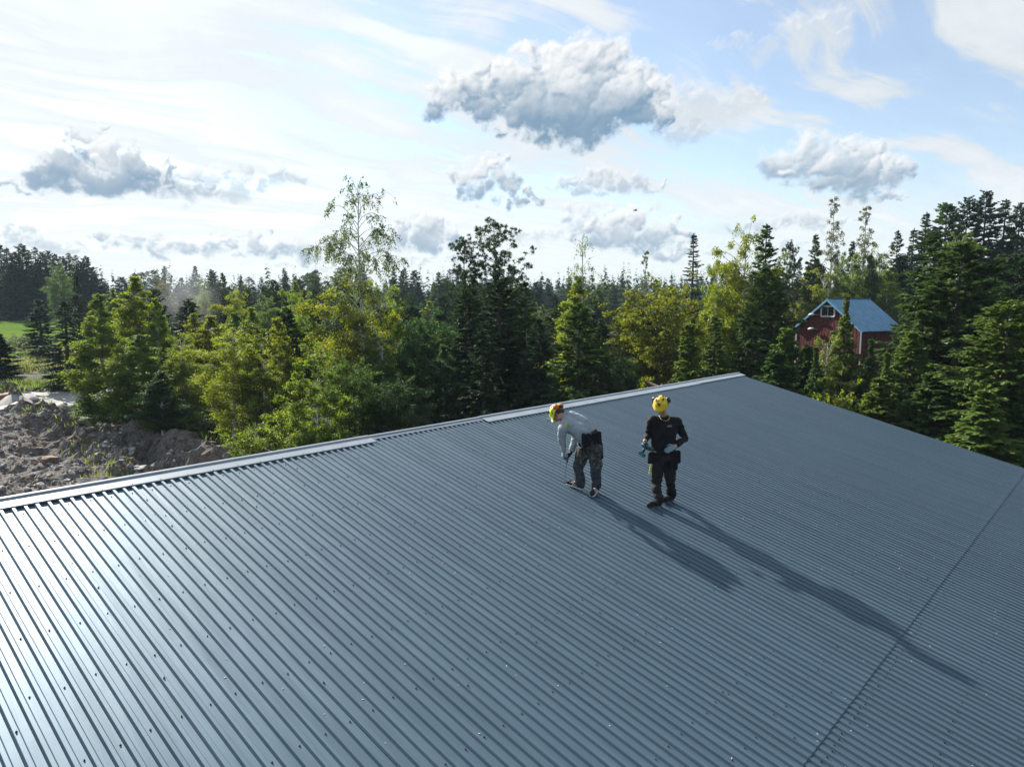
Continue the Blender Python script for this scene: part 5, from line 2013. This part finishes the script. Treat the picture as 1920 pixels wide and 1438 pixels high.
hl, hr = J(1234, 868, 0.02), J(1254, 866, 0.05)
kl, kr = J(1230, 907, -0.05), J(1257, 900, 0.0)
al, ar = L_(fa_h + (fa_t - fa_h) * 0.17 + Vector((0, 0, 0.10))), L_(fb_h + (fb_t - fb_h) * 0.17 + Vector((0, 0, 0.10)))
leg += [(pel - xs * 0.065, 0.118, pel + xs * 0.065, 0.118), (pel + Vector((0, 0, 0.09)) - xs * 0.07, 0.100, pel + Vector((0, 0, 0.09)) + xs * 0.07, 0.100),
        (hl, 0.108, kl, 0.078), (kl, 0.078, al, 0.070), (hr, 0.108, kr, 0.078), (kr, 0.078, ar, 0.070)]
TR = blob('trousers', leg, M_TROUS, MAN, 0.013, 3, 0.016, 8.5, 4)
hc, HP = make_head_caps(head, FH)
body += hc + [(head + FH @ Vector((0, -0.02, -0.05)), 0.055, nek, 0.056), (nek, 0.056, che, 0.09), (che, 0.09, pel, 0.09), (sl, 0.045, sr, 0.045), (sl, 0.045, el_, 0.038), (el_, 0.040, wl, 0.030), (sr, 0.045, er, 0.038), (er, 0.040, wr, 0.030),
              (pel, 0.09, hl, 0.075), (hl, 0.075, kl, 0.055), (kl, 0.05, al, 0.04), (pel, 0.09, hr, 0.075), (hr, 0.075, kr, 0.055), (kr, 0.05, ar, 0.04)]
B_ = blob('body', body, M_SKIN, MAN, 0.0075, 2)
m = MB()
for q in (-1, 1):
    m.tube([HP(q * 0.030, 0.086, 0.004), HP(q * 0.030, 0.092, 0.004)], 0.011, 8)
m.build('eyes', M_BLK, B_)
make_helmet(MAN, head, FH, M_YEL, M_BLK, [(0.0, 0.84, 0, 0.05, 0.022), (-0.05, 0.90, 0, 0.022, 0.035), (0.55, 0.35, 0, 0.022, 0.055), (-0.5, 0.3, 0, 0.02, 0.045), (0.42, -0.2, 0, 0.02, 0.05), (0.2, 0.55, 0, 0.03, 0.012), (-0.35, -0.3, 0, 0.02, 0.05), (0.68, 0.02, 0, 0.03, 0.03)], False)
blob('hair', [(HP(-0.03, -0.05, 0.02), 0.062, HP(0.03, -0.05, 0.02), 0.062), (HP(0, -0.06, -0.02), 0.055, HP(0, -0.055, 0.01), 0.06)], M_HAIR, MAN, 0.010, 2)
make_shoe(MAN, L_(fa_h), L_(fa_t), ROOF_N, M_SHOE, False)
make_shoe(MAN, L_(fb_h), L_(fb_t), ROOF_N, M_SHOE, False)
gl = make_hand('glove', M_GLOVED, MAN, wl, Vector((0.05, -0.55, -0.8)), Vector((0.85, -0.2, 0.1)), 1, 0.95, 1.12)
gr = make_hand('glove', M_GLOVE, MAN, wr, Vector((-0.90, -0.25, -0.35)), Vector((-0.1, 0.7, -0.6)), -1, 0.35, 1.15)
m = MB()                                         # chain at the neckline
ring = []
for i in range(17):
    a = math.pi * (1.0 + i / 16.0)
    ring.append(nek + Vector((0.075 * math.cos(a), 0.098 * math.sin(a) - 0.012, -0.012 + 0.052 * math.sin(a))))
m.tube(ring, 0.0045, 5)
m.build('necklace', M_GOLD, MAN)
pr = MB()                                        # small two-line print on the chest, too small to read
for row, (z0, segs) in enumerate(((0.0, ((-0.028, 0.012), (-0.012, 0.010), (0.004, 0.014), (0.021, 0.008))), (-0.013, ((-0.034, 0.014), (-0.015, 0.012), (0.002, 0.010), (0.018, 0.014), (0.033, 0.008))))):
    for (x, w) in segs:
        c = J(1256, 798, -0.098) + Vector((x, 0.012 * x / 0.03, z0))
        pr.box(c, (w, 0.016, 0.006 if row == 0 else 0.005))
pr.build('chest_print', M_PRINT, MAN)
belt = MB()
bp_ = pel + Vector((0, 0, 0.085))
pts = [bp_ + Vector((0.185 * math.cos(2 * math.pi * i / 20), 0.128 * math.sin(2 * math.pi * i / 20), 0)) for i in range(21)]
belt.tube(pts, 0.020, 6)
BE = belt.build('tool_belt', M_POUCH, MAN)
for (u, v, dy, w, h, nm) in ((1269, 856, -0.02, 0.085, 0.19, 'tool_pouch'), (1221, 858, -0.02, 0.07, 0.16, 'tool_pouch'), (1263, 868, -0.07, 0.10, 0.20, 'tool_pouch')):
    c = J(u, v, dy)
    blob(nm, [(c + Vector((-w / 3, 0, h / 2.6)), 0.030, c + Vector((-w / 3, 0, -h / 2.6)), 0.036), (c + Vector((w / 3, 0, h / 2.6)), 0.030, c + Vector((w / 3, 0, -h / 2.6)), 0.036)], M_POUCH, BE, 0.010, 2)
fr = MB()
c = J(1219, 880, -0.02)
fr.box(c + org, (0.020, 0.016, 0.15), Matrix.Rotation(0.10, 3, 'Y'))
tag(fr.build('folding_rule', M_YRULE), 'yellow folding rule sticking from the thigh pocket of the standing worker', 'ruler')

# the drill in his hand
hand_c = wl + org + Vector((0.02, -0.06, -0.07))
DR = empty('cordless_drill', hand_c, 0, 'teal and black cordless drill held by the standing worker', 'drill')
ax = Vector((0.80, -0.50, -0.42)).normalized()
m = MB(); m.tube([-ax * 0.085, -ax * 0.075, -ax * 0.01, ax * 0.055, ax * 0.07], [0.026, 0.034, 0.036, 0.033, 0.024], 12); m.build('motor_housing', M_TEAL, DR, smooth=True)
m = MB(); m.tube([ax * 0.068, ax * 0.075, ax * 0.105, ax * 0.125], [0.020, 0.023, 0.022, 0.010], 10); ch = m.build('chuck', M_BLK, DR, smooth=True)
m = MB(); m.tube([ax * 0.12, ax * 0.165], 0.005, 6); m.build('drill_bit', M_STEEL, ch)
hd = Vector((-0.42, -0.25, -0.80)).normalized()
m = MB(); m.tube([-ax * 0.03, -ax * 0.02 + hd * 0.06, -ax * 0.025 + hd * 0.115], [0.021, 0.019, 0.022], 8); m.build('grip', M_BLK, DR, smooth=True)
m = MB(); m.box(-ax * 0.02 + hd * 0.135, (0.075, 0.095, 0.05), frame(ax, -hd)); m.build('battery', M_TEAL, DR)

# --- the bent worker
ga_h, ga_t = roof_hit(1093, 919), roof_hit(1062, 908)
gb_h, gb_t = roof_hit(1119, 921), roof_hit(1110, 930)
ga_t = ga_h + (ga_t - ga_h).normalized() * 0.29
gb_t = gb_h + (gb_t - gb_h).normalized() * 0.29
org = (ga_h + gb_h) * 0.5
Y0 = org.y
BENT = empty('person', org, 0, 'worker in grey shirt and lime helmet bending down over the roof', 'person')
J = mkJ(org, Y0)
L_ = lambda p: Vector(p) - org
pel = J(1106, 828, 0.0)
mid, upb = J(1089, 802, 0.06), J(1068, 790, 0.12)
nek, head = J(1054, 783, 0.16), J(1046, 776, 0.18)
side = Vector((0.30, 0.62, 0.35)).normalized()   # across his back, towards the far shoulder
sn, sf = upb - side * 0.16 + Vector((-0.05, -0.02, -0.02)), upb + side * 0.16 + Vector((-0.02, 0, -0.02))
en, wn = J(1053, 822, 0.00), J(1057, 845, 0.02)
ef, wf_ = J(1078, 822, 0.20), J(1071, 848, 0.10)
top = [(pel + Vector((-0.03, 0.02, 0.04)) - side * 0.06, 0.125, mid - side * 0.07, 0.130), (pel + Vector((-0.03, 0.02, 0.04)) + side * 0.06, 0.125, mid + side * 0.07, 0.130),
       (mid - side * 0.07, 0.130, upb - side * 0.08, 0.115), (mid + side * 0.07, 0.130, upb + side * 0.08, 0.115), (sn, 0.078, sf, 0.078), (upb, 0.10, nek + (upb - nek) * 0.3, 0.065),
       (mid + Vector((-0.02, 0, -0.09)), 0.09, pel + Vector((-0.10, 0.03, 0.0)), 0.10),
       (sn, 0.078, en, 0.062), (en, 0.062, wn + (en - wn) * 0.12, 0.046), (sf, 0.074, ef, 0.058), (ef, 0.058, wf_ + (ef - wf_) * 0.2, 0.046)]
blob('shirt', top, M_GREYF, BENT, 0.013, 4, 0.010, 7.0, 9)
ha, hb = J(1097, 842, 0.06), J(1115, 841, -0.05)
ka, kb = J(1084, 875, 0.02), J(1118, 878, -0.05)
aa, ab = L_(ga_h + (ga_t - ga_h) * 0.17 + Vector((0, 0, 0.10))), L_(gb_h + (gb_t - gb_h) * 0.17 + Vector((0, 0, 0.10)))
leg = [(pel + Vector((0.02, 0, 0.02)) - side * 0.06, 0.135, pel + Vector((0.02, 0, 0.02)) + side * 0.06, 0.135), (ha, 0.122, pel, 0.13), (hb, 0.122, pel, 0.13),
       (ha, 0.115, ka, 0.088), (ka, 0.086, aa, 0.075), (hb, 0.115, kb, 0.088), (kb, 0.086, ab, 0.075)]
blob('trousers', leg, M_CAMO, BENT, 0.013, 3, 0.018, 8.0, 14)
face = Vector((-0.35, 0.10, -0.93)).normalized()
FB = frame(face, (-0.75, 0.45, 0.45))
hc, HP = make_head_caps(head, FB)
B_ = blob('body', hc + [(head + FB @ Vector((0, -0.02, -0.05)), 0.055, nek, 0.056), (nek, 0.056, upb, 0.085), (upb, 0.09, pel, 0.09), (sn, 0.045, sf, 0.045), (sn, 0.045, en, 0.038), (en, 0.04, wn, 0.03), (sf, 0.045, ef, 0.038), (ef, 0.04, wf_, 0.03),
                        (pel, 0.09, ha, 0.075), (ha, 0.075, ka, 0.055), (ka, 0.05, aa, 0.04), (pel, 0.09, hb, 0.075), (hb, 0.075, kb, 0.055), (kb, 0.05, ab, 0.04)], M_SKIN, BENT, 0.0075, 2)
m = MB()
for q in (-1, 1):
    m.tube([HP(q * 0.030, 0.086, 0.004), HP(q * 0.030, 0.092, 0.004)], 0.011, 8)
m.build('eyes', M_BLK, B_)
blob('hair', [(HP(-0.03, -0.045, 0.02), 0.066, HP(0.03, -0.045, 0.02), 0.066), (HP(0, -0.055, -0.03), 0.058, HP(0, -0.05, 0.01), 0.064)], M_HAIR, BENT, 0.010, 2)
make_helmet(BENT, head, FB, M_LIME, M_ORG, [(0.5, -0.5, 0, 0.02, 0.06), (-0.5, -0.5, 0, 0.02, 0.06), (0.0, -0.8, 0, 0.07, 0.03), (0.6, 0.3, 0, 0.02, 0.05), (-0.6, 0.3, 0, 0.02, 0.05), (0.2, 0.1, 0, 0.02, 0.06)], True, (0.105, -0.115, 0.045), 0.030)
make_shoe(BENT, L_(ga_h), L_(ga_t), ROOF_N, M_SHOE, True)
make_shoe(BENT, L_(gb_h), L_(gb_t), ROOF_N, M_SHOE, True)
make_hand('glove', M_GLOVE, BENT, wn, Vector((-0.12, 0.15, -1)), Vector((0.9, 0.3, 0.0)), 1, 0.75, 1.15)
make_hand('glove', M_GLOVED, BENT, wf_, Vector((-0.55, -0.1, -0.8)), Vector((-0.7, 0.3, 0.3)), -1, 0.95, 1.15)
m = MB()
bc = pel + Vector((-0.02, 0.0, 0.055))
spn = (mid - pel).normalized()
fx = side.cross(spn).normalized()
belt_pts = [pel + spn * 0.045 + side * 0.205 * math.cos(2 * math.pi * i / 20) + fx * 0.155 * math.sin(2 * math.pi * i / 20) for i in range(21)]
m.tube(belt_pts, 0.024, 6)
BE = m.build('tool_belt', M_POUCH, BENT)
for (u, v, dy, w, h) in ((1104, 824, -0.165, 0.20, 0.17), (1120, 822, -0.10, 0.09, 0.20), (1091, 826, -0.06, 0.06, 0.14), (1125, 845, -0.06, 0.045, 0.26)):
    c = J(u, v, dy)
    t = Vector((0.05, 0.0, -1)) * (h / 2.5)
    blob('tool_pouch', [(c + Vector((-w / 2.6, 0, 0)) - t, 0.032, c + Vector((-w / 2.6, 0, 0)) + t, 0.036), (c + Vector((w / 2.6, 0.02, 0)) - t, 0.032, c + Vector((w / 2.6, 0.02, 0)) + t, 0.036), (c - t, 0.034, c + t, 0.038)], M_POUCH, BE, 0.010, 2)
lm = MB()                                        # green tag on the sleeve side
lm.box(J(1061, 797, -0.085), (0.030, 0.020, 0.055), Matrix.Rotation(0.15, 3, 'Y'))
lm.build('sleeve_tag', M_LIME, BENT)
tip = roof_hit(1058, 903)
hnd = wf_ + org + Vector((-0.055, -0.01, -0.075))
TL = empty('long_screwdriver', tip, 0, 'thin long shafted screwdriver held down to the roof by the bent worker', 'screwdriver')
d = hnd - tip
m = MB(); m.tube([(0, 0, 0.0), d * 0.80], 0.0065, 6); m.build('shaft', M_STEEL, TL)
m = MB(); m.tube([d * 0.78, d * 0.84, d * 1.0, d * 1.12], [0.012, 0.017, 0.018, 0.012], 8); m.build('grip', M_WOODH, TL, smooth=True)

# --- dust hanging between the trees at the left
def dust():
    c = px_at(335, 566, 74)
    bm = bmesh.new()
    bmesh.ops.create_icosphere(bm, subdivisions=3, radius=1.0)
    for v in bm.verts:
        v.co = Vector((v.co.x * 5.6, v.co.y * 6.0, v.co.z * 5.2))
    me = bpy.data.meshes.new('dust_cloud')
    bm.to_mesh(me); bm.free()
    m = bpy.data.materials.new('dust')
    m.use_nodes = True
    X.tree = m.node_tree
    t = m.node_tree
    t.nodes.clear()
    out = t.nodes.new('ShaderNodeOutputMaterial')
    pv = t.nodes.new('ShaderNodeVolumePrincipled')
    pv.inputs['Color'].default_value = (0.62, 0.64, 0.66, 1)
    pv.inputs['Anisotropy'].default_value = 0.3
    o = t.nodes.new('ShaderNodeTexCoord').outputs['Object']
    ln = t.nodes.new('ShaderNodeVectorMath'); ln.operation = 'MULTIPLY'
    t.links.new(o, ln.inputs[0]); ln.inputs[1].default_value = (1 / 5.6, 1 / 6.0, 1 / 5.2)
    le = t.nodes.new('ShaderNodeVectorMath'); le.operation = 'LENGTH'
    t.links.new(ln.outputs[0], le.inputs[0])
    r = X(le.outputs['Value'])
    n = xnoise(o, 0.35, 3, 0.6)
    den = (1.0 - r.ss(0.15, 1.0)) * n.ss(0.35, 0.65) * 0.045
    t.links.new(den.s, pv.inputs['Density'])
    t.links.new(pv.outputs[0], out.inputs['Volume'])
    me.materials.append(m)
    o = link('dust_cloud', me, None, c)
    tag(o, 'thin grey dust drifting among the trees at the left', kind='stuff')


dust()
